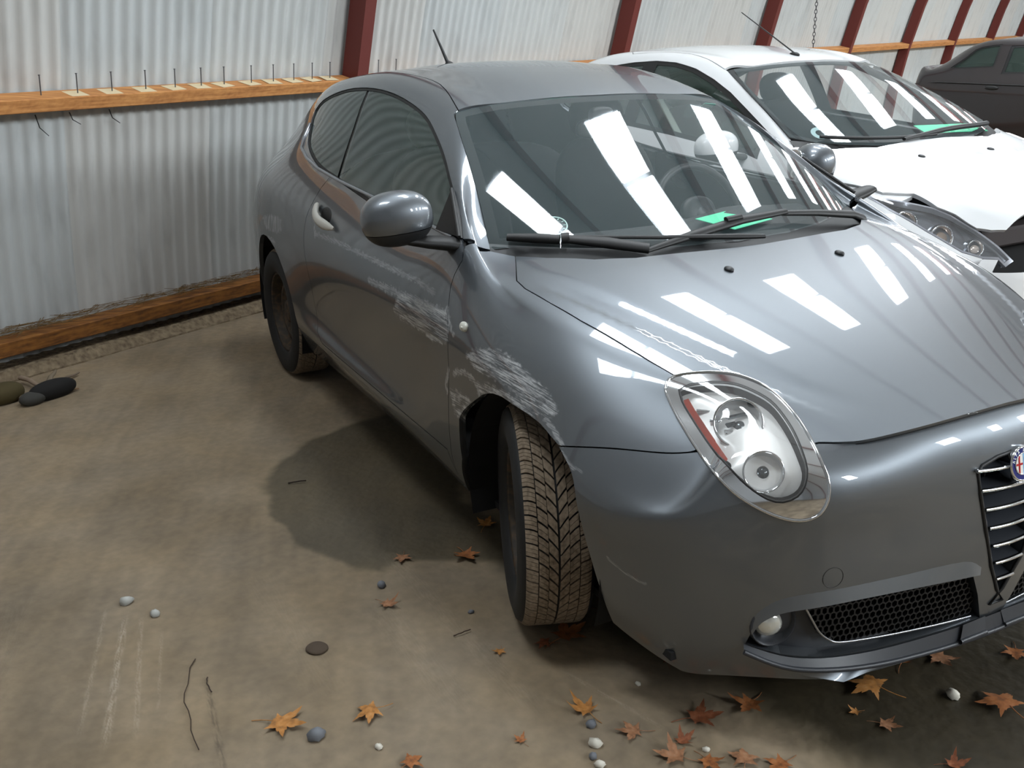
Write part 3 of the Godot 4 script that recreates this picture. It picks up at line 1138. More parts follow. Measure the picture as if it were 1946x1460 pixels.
func seat(car: Node3D, x: float, mat: Material) -> void:
	var st := new_st()
	blob(st, Transform3D(Basis(Vector3.RIGHT, 0.08), Vector3(x, 0.48, -1.12)), Vector3(0.25, 0.10, 0.27), 3.0)
	blob(st, Transform3D(Basis(Vector3.RIGHT, -0.32), Vector3(x, 0.82, -1.46)), Vector3(0.24, 0.33, 0.08), 3.0)
	blob(st, Transform3D(Basis(Vector3.RIGHT, -0.2), Vector3(x, 1.20, -1.58)), Vector3(0.13, 0.09, 0.05), 2.6)
	commit("seat", st, mat, car)

# ------------------------------------------------------------------ paint with its scuffs
func scuff(img: Image, met: Image, called: String, half: float, amount: float, dir: Vector2, tone := Color(0.74, 0.75, 0.76), clump := 0.0) -> void:
	var poly := outline("scuff_" + called)
	var w := img.get_width()
	var h := img.get_height()
	var n := FastNoiseLite.new()
	n.seed = called.hash() % 1000
	n.frequency = 1.0
	n.fractal_octaves = 3
	var lo := poly[0]
	var hi := poly[0]
	for q in poly:
		lo = lo.min(q)
		hi = hi.max(q)
	lo -= Vector2.ONE * (half * 1.5 + 0.01)
	hi += Vector2.ONE * (half * 1.5 + 0.01)
	dir = dir.normalized()
	var i0 := maxi(0, int((lo.x + 2.80) / 3.45 * w))
	var i1 := mini(w, int((hi.x + 2.80) / 3.45 * w))
	var j0 := maxi(0, int((1.0 - (hi.y - 0.25) / 1.05) * h))
	var j1 := mini(h, int((1.0 - (lo.y - 0.25) / 1.05) * h))
	for j in range(j0, j1):
		for i in range(i0, i1):
			var p := Vector2((i + 0.5) / w * 3.45 - 2.80, (1.0 - (j + 0.5) / h) * 1.05 + 0.25)
			var wv := p + Vector2(n.get_noise_2d(p.x * 40.0, p.y * 40.0), n.get_noise_2d(p.x * 40.0 + 99.0, p.y * 40.0)) * (0.012 if half == 0.0 else half * 0.7)
			var k := 0.0
			var l := p.dot(dir)
			var a := p.cross(dir)
			if half == 0.0:
				k = soft_in(wv, poly, 0.008)
				if k <= 0.01: continue
				var rim := 1.0 - soft_in(wv, poly, 0.03)
				k *= clampf(0.40 + 1.5 * n.get_noise_2d(a * 260.0, l * 9.0) + 0.9 * n.get_noise_2d(a * 60.0, l * 6.0) + 0.35 * rim - clump * (0.5 + n.get_noise_2d(p.x * 22.0, p.y * 22.0) * 1.6), 0.0, 1.0)
			else:
				var d := 1e9
				for s in poly.size() - 1:
					d = minf(d, wv.distance_to(Geometry2D.get_closest_point_to_segment(wv, poly[s], poly[s + 1])))
				k = smoothstep(half, half * 0.35, d)
				if k <= 0.01: continue
				k *= clampf(0.65 + 1.1 * n.get_noise_2d(a * 240.0, l * 12.0), 0.0, 1.0)
			k = clampf(k * amount, 0.0, 1.0)
			img.set_pixel(i, j, img.get_pixel(i, j).lerp(tone, k))
			met.set_pixel(i, j, met.get_pixel(i, j).lerp(Color.BLACK, k))

func scuffed_paint() -> StandardMaterial3D:
	var base: Color = M.paint.albedo_color
	var img := Image.create(2048, 640, false, Image.FORMAT_RGB8)
	img.fill(base)
	var met := Image.create(2048, 640, false, Image.FORMAT_RGB8)
	met.fill(Color(M.paint.metallic, M.paint.metallic, M.paint.metallic))
	var lengthwise := Vector2(1, -0.02)
	var p := outline("scuff_p")
	var slope := p[p.size() - 1] - p[0]
	scuff(img, met, "j", 0.016, 0.5, lengthwise)
	scuff(img, met, "k", 0.020, 0.65, lengthwise)
	scuff(img, met, "h", 0.0, 0.95, lengthwise)
	scuff(img, met, "i", 0.013, 0.9, Vector2(0, 1))
	scuff(img, met, "a", 0.0, 1.0, slope)
	scuff(img, met, "p", 0.005, 0.9, slope)
	scuff(img, met, "b", 0.0, 1.0, slope)
	scuff(img, met, "c", 0.012, 0.85, slope)
	scuff(img, met, "d", 0.0, 1.0, slope, Color(0.74, 0.75, 0.76), 0.3)
	scuff(img, met, "e", 0.009, 0.9, Vector2(0, 1))
	scuff(img, met, "f", 0.011, 0.8, slope)
	scuff(img, met, "g", 0.007, 0.6, slope)
	scuff(img, met, "l", 0.0, 0.8, Vector2(0.3, 1))
	scuff(img, met, "m", 0.0, 1.0, Vector2(0.3, 1), Color(0.55, 0.32, 0.13))
	scuff(img, met, "n", 0.012, 0.6, Vector2(0, 1))
	scuff(img, met, "o", 0.004, 0.6, lengthwise)
	scuff(img, met, "q", 0.016, 0.6, lengthwise)
	scuff(img, met, "hole", 0.016, 0.85, lengthwise, base.darkened(0.3))
	var m: StandardMaterial3D = M.paint.duplicate()
	m.albedo_color = Color.WHITE
	m.albedo_texture = ImageTexture.create_from_image(img)
	m.metallic = 1.0
	m.metallic_texture = ImageTexture.create_from_image(met)
	m.metallic_texture_channel = BaseMaterial3D.TEXTURE_CHANNEL_RED
	m.texture_repeat = false
	return m

# ------------------------------------------------------------------ the grey hatchback
func grey_car() -> void:
	var car := thing("car", "scuffed grey three-door hatchback with scraped front wing and a turned front wheel", "car")
	var body := skin(grey_cage())
	var bonnet := grid_skin(func(x: float, z: float) -> Vector3: return Vector3(x, bonnet_y(x, z), z), -0.86, 0.0, -0.5, 0.9, 60, 96)
	var screen := ws_skin(WS_GREY)
	var paint := scuffed_paint()
	var gap := 0.0016
	put("bonnet", panel(cut(bonnet, "T", shrunk(outline("hood"), gap)), "rl"), M.paint, car)
	for sd in ["r", "l"]:
		put("front_wing", panel(cut(body, "S", shrunk(outline("fender"), gap)), sd, 0.0, 0.02), paint if sd == "r" else M.paint, car)
		var door := put("door", panel(cut(body, "S", shrunk(outline("door"), gap)), sd), paint if sd == "r" else M.paint, car)
		put("body_side", panel(cut(body, "S", shrunk(outline("side"), gap), []), sd, 0.0, 0.02), paint if sd == "r" else M.paint, car)
		door_handle(door, body, -1.0 if sd == "r" else 1.0)
	put("roof_panel", panel(cut(body, "T", shrunk(outline("roof"), gap)), "rl"), M.paint, car)
	put("tailgate", panel(cut(body, "R", outline("rear")), "rl"), M.paint, car)
	# dark inner skins that close the shut lines
	var seal := new_st()
	for q in [[body, "S", "fender"], [body, "S", "door"], [body, "B", "bumper"], [bonnet, "T", "hood"], [body, "T", "roof"]]:
		var holes: Array = [outline("opening"), outline("grille")] if q[2] == "bumper" else []
		seal.append_from(panel(cut(q[0], q[1], outline(q[2]), holes), "rl", -0.009, 0.0), 0, Transform3D.IDENTITY)
	commit("inner_panel", seal, M.liner, car)
	# windows
	var ws := put("windscreen", panel(cut(screen, "T", outline("wind")), "rl", 0.0, 0.0), M.glass, car)
	var w_in := shrunk(outline("wind"), 0.032)
	# keep the centre line open: the band runs only along the outer edge
	for i in w_in.size():
		if w_in[i].x < 0.06: w_in[i].x = -0.02
	put("windscreen_border", panel(cut(screen, "T", outline("wind"), [w_in]), "rl", -0.004, 0.0), M.liner, ws)
	var bl := outline("bline")
	var whole := outline("glass")
	var front_half := PackedVector2Array([bl[0] + Vector2(0.012, 0.06), bl[1] + Vector2(0.012, 0), bl[2] + Vector2(0.012, 0), bl[3] + Vector2(0.012, -0.2), Vector2(0.2, 0.9), Vector2(0.2, 1.9)])
	var back_half := PackedVector2Array([bl[0] + Vector2(-0.012, 0.06), bl[1] + Vector2(-0.012, 0), bl[2] + Vector2(-0.012, 0), bl[3] + Vector2(-0.012, -0.2), Vector2(-3, 0.9), Vector2(-3, 1.9)])
	for sd in ["r", "l"]:
		for half in [front_half, back_half]:
			var piece := Geometry2D.intersect_polygons(shrunk(whole, 0.006), half)
			if piece.size() > 0:
				put("side_window", panel(cut(body, "S", piece[0]), sd, -0.006, 0.0), M.tint, car)
		put("window_seal", panel(cut(body, "S", whole, [shrunk(whole, 0.014)]), sd, -0.004, 0.0), M.black, car)
		var strip := PackedVector2Array([bl[0] + Vector2(-0.014, 0.04), bl[1] + Vector2(-0.014, 0), bl[2] + Vector2(-0.014, 0), bl[3] + Vector2(-0.014, -0.05), bl[3] + Vector2(0.014, -0.05), bl[2] + Vector2(0.014, 0), bl[1] + Vector2(0.014, 0), bl[0] + Vector2(0.014, 0.04)])
		put("window_pillar", panel(cut(body, "S", strip), sd, -0.010, 0.0), M.black, car)
		# bright strip below the side window
		var trim := new_st()
		var path: Array = []
		for q in [[-2.30, 1.42], [-2.27, 1.33], [-2.20, 1.255], [-2.05, 1.205], [-1.86, 1.172], [-1.6, 1.155], [-1.2, 1.143], [-0.8, 1.128], [-0.55, 1.112]]:
			var s := on_skin(body, "S", Vector2(q[0], q[1]))
			path.append((s[0] + s[1] * 0.003) * Vector3(1.0 if sd == "r" else -1.0, 1, 1))
		tube(trim, path, [0.008], 8, 0.8)
		put("waist_trim", trim.commit(), M.satin, car)
		sail_and_mirror(car, -1.0 if sd == "r" else 1.0)
	# roof aerial
	var aer := new_st()
	tube(aer, [Vector3(0, 1.392, -2.26), Vector3(0, 1.405, -2.275), Vector3(0, 1.42, -2.29)], [0.030, 0.024, 0.010], 10, 1.0, Vector3.BACK)
	tube(aer, [Vector3(0, 1.412, -2.285), Vector3(0, 1.47, -2.345), Vector3(0, 1.56, -2.44)], [0.0085, 0.0065, 0.0045], 8, 1.0, Vector3.BACK)
	commit("aerial", aer, M.black, car)
	front_end(car, body, paint)
	headlamp(car, body, 1.0)
	headlamp(car, body, -1.0)
	cowl_and_wipers(car, screen)
	# lamp repeaters on the wings
	for sx in [1.0, -1.0]:
		var rp := new_st()
		var s := on_skin(body, "S", flatten("S", Vector3(-0.853, 0.7827, -0.3036)))
		var b := Basis(Vector3(0, 0, 1), s[1], Vector3(0, 1, 0)).orthonormalized()
		blob(rp, Transform3D(b, s[0]), Vector3(0.021, 0.011, 0.014), 2.2)
		blob(rp, Transform3D(b, s[0] + s[1] * 0.006 + Vector3(0, -0.002, 0.006)), Vector3(0.007, 0.008, 0.005), 2.0)
		var mesh := rp.commit()
		var o := put("side_repeater", mesh, flat(Color(0.78, 0.78, 0.74), 0.3), car)
		if sx < 0.0: o.scale = Vector3(-1, 1, 1)
	# inside
	var tub := new_st()
	for q in [[Vector3(0, 0.20, -1.15), Vector3(1.50, 0.02, 3.4)], [Vector3(0, 0.55, -2.45), Vector3(1.2, 0.5, 0.6)], [Vector3(0, 0.5, -0.35), Vector3(1.35, 0.6, 0.03)]]:
		box(tub, Transform3D(Basis.IDENTITY, q[0]), q[1], 0.0)
	for z in [0.0, -2.505]:
		for sx in [-1.0, 1.0]:
			wheel_house(tub, z, sx)
	commit("underbody", tub, M.liner, car)
	var dash := new_st()
	var prof := [[-0.22, 0.87], [-0.40, 0.915], [-0.56, 0.935], [-0.66, 0.92], [-0.72, 0.87], [-0.72, 0.70], [-0.62, 0.55]]
	for i in 16:
		for j in prof.size() - 1:
			var c: Array[Vector3] = []
			for e in [[0, 0], [1, 0], [1, 1], [0, 1]]:
				var x := lerpf(-0.66, 0.66, (i + e[0]) / 16.0)
				var q: Array = prof[j + e[1]]
				c.append(Vector3(x, q[1] + (0.03 * exp(-pow((x - 0.36) / 0.17, 2.0)) if q[0] < -0.5 and q[1] > 0.86 else 0.0), q[0] - 0.25 * x * x))
			var n := (c[1] - c[0]).cross(c[3] - c[0]).normalized()
			quad(dash, c[0], c[1], c[2], c[3], n if n.y >= -0.2 else -n)
	commit("dashboard", dash, M.dash, car)
	var sw := new_st()
	var tilt := Transform3D(Basis(Vector3.RIGHT, 1.15), Vector3(0.36, 0.90, -0.86))
	var ring: Array = []
	for i in 33: ring.append(tilt * Vector3(cos(TAU * i / 32) * 0.18, 0, sin(TAU * i / 32) * 0.18))
	tube(sw, ring, [0.014], 8)
	blob(sw, tilt, Vector3(0.075, 0.03, 0.065), 2.4)
	for a in [0.2, 2.9, 1.57]: tube(sw, [tilt * Vector3(cos(a) * 0.05, 0, sin(a) * 0.05), tilt * Vector3(cos(a) * 0.18, 0, sin(a) * 0.18)], [0.016], 6, 0.5)
	tube(sw, [tilt.origin, Vector3(0.36, 0.78, -0.66)], [0.035], 10)
	commit("steering_wheel", sw, M.plastic, car)
	seat(car, 0.36, M.cloth)
	seat(car, -0.36, M.cloth)
	var rear_seat := new_st()
	blob(rear_seat, Transform3D(Basis(Vector3.RIGHT, -0.25), Vector3(0, 0.75, -2.15)), Vector3(0.6, 0.32, 0.09), 3.5)
	commit("seat", rear_seat, M.cloth, car)
	var rv := new_st()
	blob(rv, Transform3D(Basis(Vector3.UP, 0.25), Vector3(0.03, 1.215, -1.03)), Vector3(0.115, 0.036, 0.018), 3.0)
	tube(rv, [Vector3(0.03, 1.215, -1.03), Vector3(0.0, 1.265, -0.975)], [0.012], 8)
	blob(rv, Transform3D(Basis.IDENTITY, Vector3(0.0, 1.262, -0.97)), Vector3(0.045, 0.03, 0.03), 3.0)
	commit("rear_view_mirror", rv, M.black, car)
	# wheels
	wheel(car, Vector3(-0.745, 0.302, -0.055), deg_to_rad(-21.0), "r")
	wheel(car, Vector3(0.735, 0.302, 0.0), deg_to_rad(-19.0), "l", false)
	wheel(car, Vector3(-0.735, 0.302, -2.505), 0.0, "r")
	wheel(car, Vector3(0.735, 0.302, -2.505), 0.0, "l", false)

func door_handle(door: Node3D, body: Dictionary, sx: float) -> void:
	var a := on_skin(body, "S", flatten("S", Vector3(-0.8334, 0.8919, -1.715)))
	var b := on_skin(body, "S", flatten("S", Vector3(-0.8373, 0.8647, -1.465)))
	var f := func(p: Vector3) -> Vector3: return Vector3(p.x * -sx, p.y, p.z)
	var mid: Vector3 = (a[0] + b[0]) * 0.5
	var n: Vector3 = (a[1] + b[1]).normalized()
	var dir: Vector3 = (b[0] - a[0]).normalized()
	var up := n.cross(dir).normalized()
	if up.y < 0.0: up = -up
	var rec := new_st()
	var bb := Basis(dir, n, dir.cross(n)).orthonormalized()
	var tr := Transform3D(bb, mid - n * 0.004 + dir * -0.02 + up * 0.014)
	if sx > 0.0:
		tr = Transform3D(Basis(f.call(bb.x), f.call(bb.y), f.call(bb.z)), f.call(tr.origin))
	blob(rec, tr, Vector3(0.062, 0.010, 0.034), 2.2)
	commit("handle_recess", rec, M.black, door)
	var st := new_st()
	var path: Array = []
	for k in 9:
		var u := k / 8.0
		var lift := 0.010 + 0.026 * sin(u * PI)
		path.append(f.call(a[0].lerp(b[0], u) + n * lift + up * (0.024 * pow(1.0 - u, 1.5) - 0.012 * sin(u * PI))))
	tube(st, path, [0.017, 0.020, 0.019, 0.018, 0.018, 0.019, 0.019, 0.015, 0.006], 10, 0.62, f.call(n))
	tag(commit("door_handle", st, flat(Color(0.74, 0.73, 0.70), 0.35, 0.35), door), "scraped bright door handle")

func sail_and_mirror(car: Node3D, sx: float) -> void:
	var f := func(p: Vector3) -> Vector3: return Vector3(p.x * -sx, p.y, p.z)
	var st := new_st()
	# the head leans outward from the door on a dark arm
	var c := Vector3(-0.925, 1.045, -0.585)
	var b := Basis(Vector3.UP, -0.18) * Basis(Vector3.BACK, 0.10)
	var t := Transform3D(b, c)
	if sx > 0.0: t = Transform3D(Basis(Vector3.UP, 1.15) * Basis(Vector3.BACK, -0.10), Vector3(0.845, 1.05, -0.80))   # folded in
	blob(st, t, Vector3(0.105, 0.078, 0.075), 2.35, -0.42, 1.0)
	var o := commit("door_mirror", st, M.paint, car)
	var low := new_st()
	blob(low, Transform3D(t.basis, t.origin + Vector3(0, -0.001, 0)), Vector3(0.104, 0.079, 0.074), 2.35, -1.0, -0.43)
	commit("mirror_base", low, M.plastic, o)
	var gl := new_st()
	blob(gl, Transform3D(t.basis, t.origin + t.basis * Vector3(0, 0, -0.072)), Vector3(0.085, 0.058, 0.006), 3.0)
	commit("mirror_glass", gl, M.chrome, o)
	var arm := new_st()
	var pth: Array = [Vector3(-0.905, 0.982, -0.565), Vector3(-0.85, 0.973, -0.555), Vector3(-0.79, 0.965, -0.545), Vector3(-0.745, 0.955, -0.535)]
	for i in pth.size(): pth[i] = f.call(pth[i])
	tube(arm, pth, [0.030, 0.040, 0.048, 0.055], 12, 0.45)
	commit("mirror_arm", arm, M.black, o)
	var sail := new_st()
	var P: Array = [Vector3(-0.693, 1.093, -0.705), Vector3(-0.762, 0.985, -0.505), Vector3(-0.772, 0.986, -0.655)]
	for i in 3: P[i] = f.call(P[i] + Vector3(-0.006, 0.002, 0))
	var nn := Vector3(sx, 0.35, 0).normalized()
	tri(sail, P[0], P[1], P[2], nn, nn, nn)
	for i in 3:
		var d := -nn * 0.02
		var e: Vector3 = P[(i + 1) % 3]
		quad(sail, P[i], e, e + d, P[i] + d, (e - P[i]).cross(nn).normalized())
	tube(sail, [P[0], P[1]], [0.006], 6)
	commit("mirror_sail", sail, M.black, o)

func plate(sk: Dictionary, kind: String, poly: PackedVector2Array, lift: float, depth: float, sides := "rl") -> ArrayMesh:
	return panel(cut(sk, kind, poly), sides, lift, depth)

func bumper_path(body: Dictionary, points: Array, lift: float, fine := 4) -> Array:
	var r: Array = []
	var n := (points.size() - 1) * fine
	for i in n + 1:
		var k := mini(i / fine, points.size() - 2)
		var u := float(i) / fine - k
		var g := func(e: int) -> Vector2:
			var p: Array = points[clampi(e, 0, points.size() - 1)]
			return Vector2(p[0], p[1])
		var q: Vector2 = (g.call(k) as Vector2).cubic_interpolate(g.call(k + 1), g.call(k - 1), g.call(k + 2), u)
		var s := on_skin(body, "B", q * 0.0001)
		r.append(s[0] + s[1] * lift)
	return r

func ribbon(st: SurfaceTool, A: Array, B: Array, out: Vector3, m: Vector3) -> void:
	# a smooth band between two paths
	var nn: Array[Vector3] = []
	for i in A.size():
		var d: Vector3 = A[mini(i + 1, A.size() - 1)] - A[maxi(i - 1, 0)]
		var n: Vector3 = (B[i] - A[i]).cross(d).normalized()
		nn.append(n if n.dot(out) > 0.0 else -n)
	for i in A.size() - 1:
		quadn(st, A[i] * m, A[i + 1] * m, B[i + 1] * m, B[i] * m, nn[i] * m, nn[i + 1] * m, nn[i + 1] * m, nn[i] * m)

func both(path: Array) -> Array:
	# a right-hand path continued over the centre line
	var r := path.duplicate()
	for i in range(path.size() - 1, -1, -1): r.append(path[i] * Vector3(-1, 1, 1))
	return r

func front_end(car: Node3D, body: Dictionary, paint: Material) -> void:
	var open := outline("opening")
	var grille := outline("grille")
	put("front_bumper", panel(cut(body, "B", shrunk(outline("bumper"), 0.0016), [open, grille]), "rl", 0.0, 0.032), paint, car)
	# recessed dark lower intake with fog lamp pockets
	put("lower_intake", panel(cut(body, "B", open), "rl", -0.030, 0.0), M.grey_plastic, car)
	var mz := outline("meshzone")
	var hexes := new_st()
	var lo := mz[0]
	var hi := mz[0]
	for q in mz:
		lo = lo.min(q)
		hi = hi.max(q)
	for sd in ["r", "l"]: put("intake_shadow", panel(cut(body, "B", mz), sd, -0.027, 0.0), M.liner, car)
	var cell := 0.0185
	var j := 0
	var y := lo.y
	while y < hi.y:
		var u := lo.x + (cell * 0.5 if j % 2 == 1 else 0.0)
		while u < hi.x:
			var c := Vector2(u, y)
			if Geometry2D.is_point_in_polygon(c, mz):
				var s := on_skin(body, "B", c)
				var n: Vector3 = s[1]
				var up := (Vector3.UP - n * n.y).normalized()
				var side := up.cross(n).normalized()
				for k in 6:
					var a := TAU * (k + 0.5) / 6
					var b := TAU * (k + 1.5) / 6
					var da := side * cos(a) + up * sin(a)
					var db := side * cos(b) + up * sin(b)
					for sx in [1.0, -1.0]:
						var m := Vector3(sx, 1, 1)
						var base: Vector3 = s[0] - n * 0.014
						quad(hexes, (base + da * cell * 0.60) * m, (base + db * cell * 0.60) * m, (base + db * cell * 0.44) * m, (base + da * cell * 0.44) * m, n * m)
						quad(hexes, (base + da * cell * 0.44) * m, (base + db * cell * 0.44) * m, (base + db * cell * 0.44 - n * 0.012) * m, (base + da * cell * 0.44 - n * 0.012) * m, -(da + db).normalized() * m)
			u += cell
		y += cell * 0.866
		j += 1
	commit("intake_mesh", hexes, M.black, car)
	# ledge above the intake, and the bars below it
	var top := bumper_path(body, LEDGE_TOP, -0.001)
	var edge := bumper_path(body, LEDGE_EDGE, 0.008)
	var inner := bumper_path(body, LEDGE_EDGE, -0.03)
	for sx in [1.0, -1.0]:
		var m := Vector3(sx, 1, 1)
		var brow := new_st()
		ribbon(brow, top, edge, Vector3(-0.2, 1, 1), m)
		ribbon(brow, edge, inner, Vector3(0, -1, 0.2), m)
		commit("bumper_ledge", brow, M.paint, car)
	var lip := new_st()
	var l1 := bumper_path(body, LIP_TOP, 0.004)
	var l2 := bumper_path(body, LIP_MID, 0.022)
	var l3 := bumper_path(body, LIP_LOW, 0.012)
	for sx in [1.0, -1.0]:
		var m := Vector3(sx, 1, 1)
		ribbon(lip, l1, l2, Vector3(-0.2, 1, 1), m)
		ribbon(lip, l2, l3, Vector3(-0.2, -0.5, 1), m)
		var mp: Array = []
		for p in l2: mp.append(p * m)
		tube(lip, mp, [0.006], 8)
	commit("bumper_lip", lip, M.grey_plastic, car)
	for sx in [1.0, -1.0]:
		var m := Vector3(sx, 1, 1)
		var sp := new_st()
		ribbon(sp, SPLITTER_TOP, SPLITTER_LOW, Vector3(-0.3, -0.4, 1), m)
		var back: Array = []
		for p in SPLITTER_LOW: back.append(p + Vector3(0.03, 0.004, -0.1))
		ribbon(sp, SPLITTER_LOW, back, Vector3.DOWN, m)
		commit("bumper_splitter", sp, M.paint, car)
	var wp := bumper_path(body, WIRE, -0.010)
	for sx in [1.0, -1.0]:
		var wire := new_st()
		var wl: Array = []
		for p in wp: wl.append(p * Vector3(sx, 1, 1))
		tube(wire, wl, [0.003], 6)
		commit("intake_trim", wire, M.satin, car)
	# fog lamps
	for sx in [1.0, -1.0]:
		var s := on_skin(body, "B", flatten("B", Vector3(-0.585, 0.309, 0.694)))
		var n: Vector3 = s[1]
		var c: Vector3 = s[0]
		var cup := new_st()
		var fwd := Vector3(-0.25, 0.05, 1).normalized()
		var m := Vector3(sx, 1, 1)
		lathe(cup, aim((c - n * 0.016) * m, fwd * m), [Vector2(-0.028, 0.0), Vector2(-0.026, 0.034), Vector2(-0.004, 0.047), Vector2(0.006, 0.050), Vector2(0.004, 0.054), Vector2(-0.02, 0.056)], 28)
		var o := commit("fog_lamp", cup, M.grey_plastic, car)
		var lens := new_st()
		lathe(lens, aim((c - n * 0.020 + Vector3(-0.012, 0.002, 0.0)) * m, (fwd + Vector3(-0.25, 0, 0)).normalized() * m), [Vector2(-0.01, 0.031), Vector2(0.004, 0.030), Vector2(0.012, 0.022), Vector2(0.016, 0.010), Vector2(0.017, 0.0)], 24)
		commit("fog_lamp_lens", lens, flat(Color(0.80, 0.80, 0.77), 0.12, 0.5), o)
	# towing eye cover outline
	var tow := new_st()
	var ts := on_skin(body, "B", flatten("B", Vector3(-0.4784, 0.4255, 0.7465)))
	var tu: Vector3 = (Vector3.UP - ts[1] * ts[1].y).normalized()
	var tsd: Vector3 = tu.cross(ts[1])
	var rg: Array = []
	for i in 25: rg.append(ts[0] + tsd * cos(TAU * i / 24) * 0.024 + tu * sin(TAU * i / 24) * 0.024 - ts[1] * 0.0003)
	tube(tow, rg, [0.0009], 5)
	commit("towing_cover", tow, M.plastic, car)
	# shield grille
	put("grille_shadow", panel(cut(body, "B", grille), "rl", -0.045, 0.0), M.liner, car)
	var frame := new_st()
	var gp: Array = []
	for i in 9:
		var s := on_skin(body, "B", grille[i])
		gp.append(s[0] + s[1] * 0.001)
	tube(frame, both(gp), [0.0045], 8)
	var closing: Array = [gp[0], gp[0] * Vector3(-1, 1, 1)]
	tube(frame, closing, [0.0045], 8)
	commit("grille_frame", frame, M.plastic, car)
	for i in 7:
		var yy := lerpf(0.612, 0.330, i / 6.0)
		var hw := lerpf(0.138, 0.016, clampf((0.640 - yy) / 0.345, 0, 1))
		var bar := new_st()
		var mid_b: Array = []
		var back_b: Array = []
		for k in 17:
			var x := lerpf(-hw, hw, k / 16.0)
			var s := on_skin(body, "B", flatten("B", Vector3(-absf(x), yy, 0.80 - 0.25 * x * x)))
			var p := Vector3(x, yy + 0.010 * (x * x) / (0.16 * 0.16), s[0].z)
			mid_b.append(p + Vector3(0, 0, 0.004))
			back_b.append(p + Vector3(0, 0.010, -0.040))
		tube(bar, mid_b, [0.0055], 8, 0.8)
		var o := commit("grille_bar", bar, M.chrome, car)
		var web := new_st()
		for k in 16:
			quad(web, mid_b[k], mid_b[k + 1], back_b[k + 1], back_b[k], Vector3(0, 0.97, 0.25))
			quad(web, mid_b[k] + Vector3(0, -0.004, 0), mid_b[k + 1] + Vector3(0, -0.004, 0), back_b[k + 1] + Vector3(0, -0.016, 0), back_b[k] + Vector3(0, -0.016, 0), Vector3(0, -0.97, 0.25))
		commit("bar_web", web, M.grey_plastic, o)
	var ribs := new_st()
	for i in 5:
		var x := lerpf(-0.11, 0.11, i / 4.0)
		var y0 := 0.60
		var y1 := 0.60 - (0.16 - absf(x)) * 1.75
		box(ribs, Transform3D(Basis.IDENTITY, Vector3(x, (y0 + y1) * 0.5, 0.755)), Vector3(0.004, y0 - y1, 0.012))
	commit("grille_rib", ribs, M.plastic, car)
	badge(car, body)

func badge(car: Node3D, body: Dictionary) -> void:
	# round enamel badge at the top of the shield grille
	var bs := on_skin(body, "B", Vector2(0.9 + 0.79, 0.6155))
	var c := Vector3(0.0, 0.6155, bs[0].z + 0.012)
	var n := Vector3(0, 0.22, 1).normalized()
	var t := aim(c, n)
	var side := Vector3.RIGHT
	var up := n.cross(side)
	var ring := new_st()
	lathe(ring, t, [Vector2(-0.03, 0.041), Vector2(0.0, 0.041), Vector2(0.004, 0.039), Vector2(0.003, 0.036), Vector2(0.0, 0.036)], 40)
	var inner: Array = []
	for i in 41: inner.append(c + n * 0.002 + (side * cos(TAU * i / 40) + up * sin(TAU * i / 40)) * 0.0245)
	tube(ring, inner, [0.0014], 6)
	var o := commit("badge", ring, M.chrome, car)
	var blue := new_st()
	lathe(blue, t, [Vector2(0.001, 0.0365), Vector2(0.001, 0.024)], 40)
	commit("badge_band", blue, flat(Color(0.10, 0.14, 0.42), 0.2), o)
	for hf in 2:
		var st := new_st()
		for i in 20:
			var a := lerpf(PI * 0.5, PI * 1.5, i / 20.0) + (PI if hf == 1 else 0.0)
			var b := a + PI / 20.0
			tri(st, c + n * 0.001, c + n * 0.001 + (side * cos(a) + up * sin(a)) * 0.024, c + n * 0.001 + (side * cos(b) + up * sin(b)) * 0.024, n, n, n)
		commit("badge_field", st, flat(Color(0.93, 0.92, 0.90) if hf == 0 else Color(0.55, 0.72, 0.86), 0.2), o)
	var cross := new_st()
	box(cross, Transform3D(Basis(side, up, n), c + n * 0.0016 - side * 0.0115), Vector3(0.0042, 0.040, 0.001))
	box(cross, Transform3D(Basis(side, up, n), c + n * 0.0016 - side * 0.0115), Vector3(0.0215, 0.0046, 0.001))
	commit("badge_cross", cross, flat(Color(0.70, 0.08, 0.10), 0.3), o)
	var snake := new_st()
	var sp: Array = []
	for i in 15: sp.append(c + n * 0.0025 + side * (0.010 + 0.0035 * sin(i * 0.95)) + up * lerpf(-0.018, 0.016, i / 14.0))
	tube(snake, sp, [0.0022, 0.0024, 0.0024, 0.0022], 6)
	commit("badge_serpent", snake, flat(Color(0.10, 0.40, 0.24), 0.3), o)
	var words := "ALFA ROMEO"
	for i in words.length():
		if words[i] == " ": continue
		var tm := TextMesh.new()
		tm.text = words[i]
		var fnt := SystemFont.new()
		fnt.font_names = PackedStringArray(["Droid Sans"])
		fnt.font_weight = 700
		tm.font = fnt
		tm.font_size = 16
		tm.pixel_size = 0.00058
		tm.depth = 0.0008
		var a := lerpf(2.85, 0.29, i / 9.0)
		var o2 := put("badge_letter", tm, flat(Color(0.90, 0.91, 0.93), 0.3), o)
		var radial := side * cos(a) + up * sin(a)
		o2.transform = Transform3D(Basis(radial.cross(n) * -1.0, radial, n).orthonormalized(), c + n * 0.0015 + radial * 0.0302)
		if o2.transform.basis.determinant() < 0.0: o2.transform.basis.x = -o2.transform.basis.x

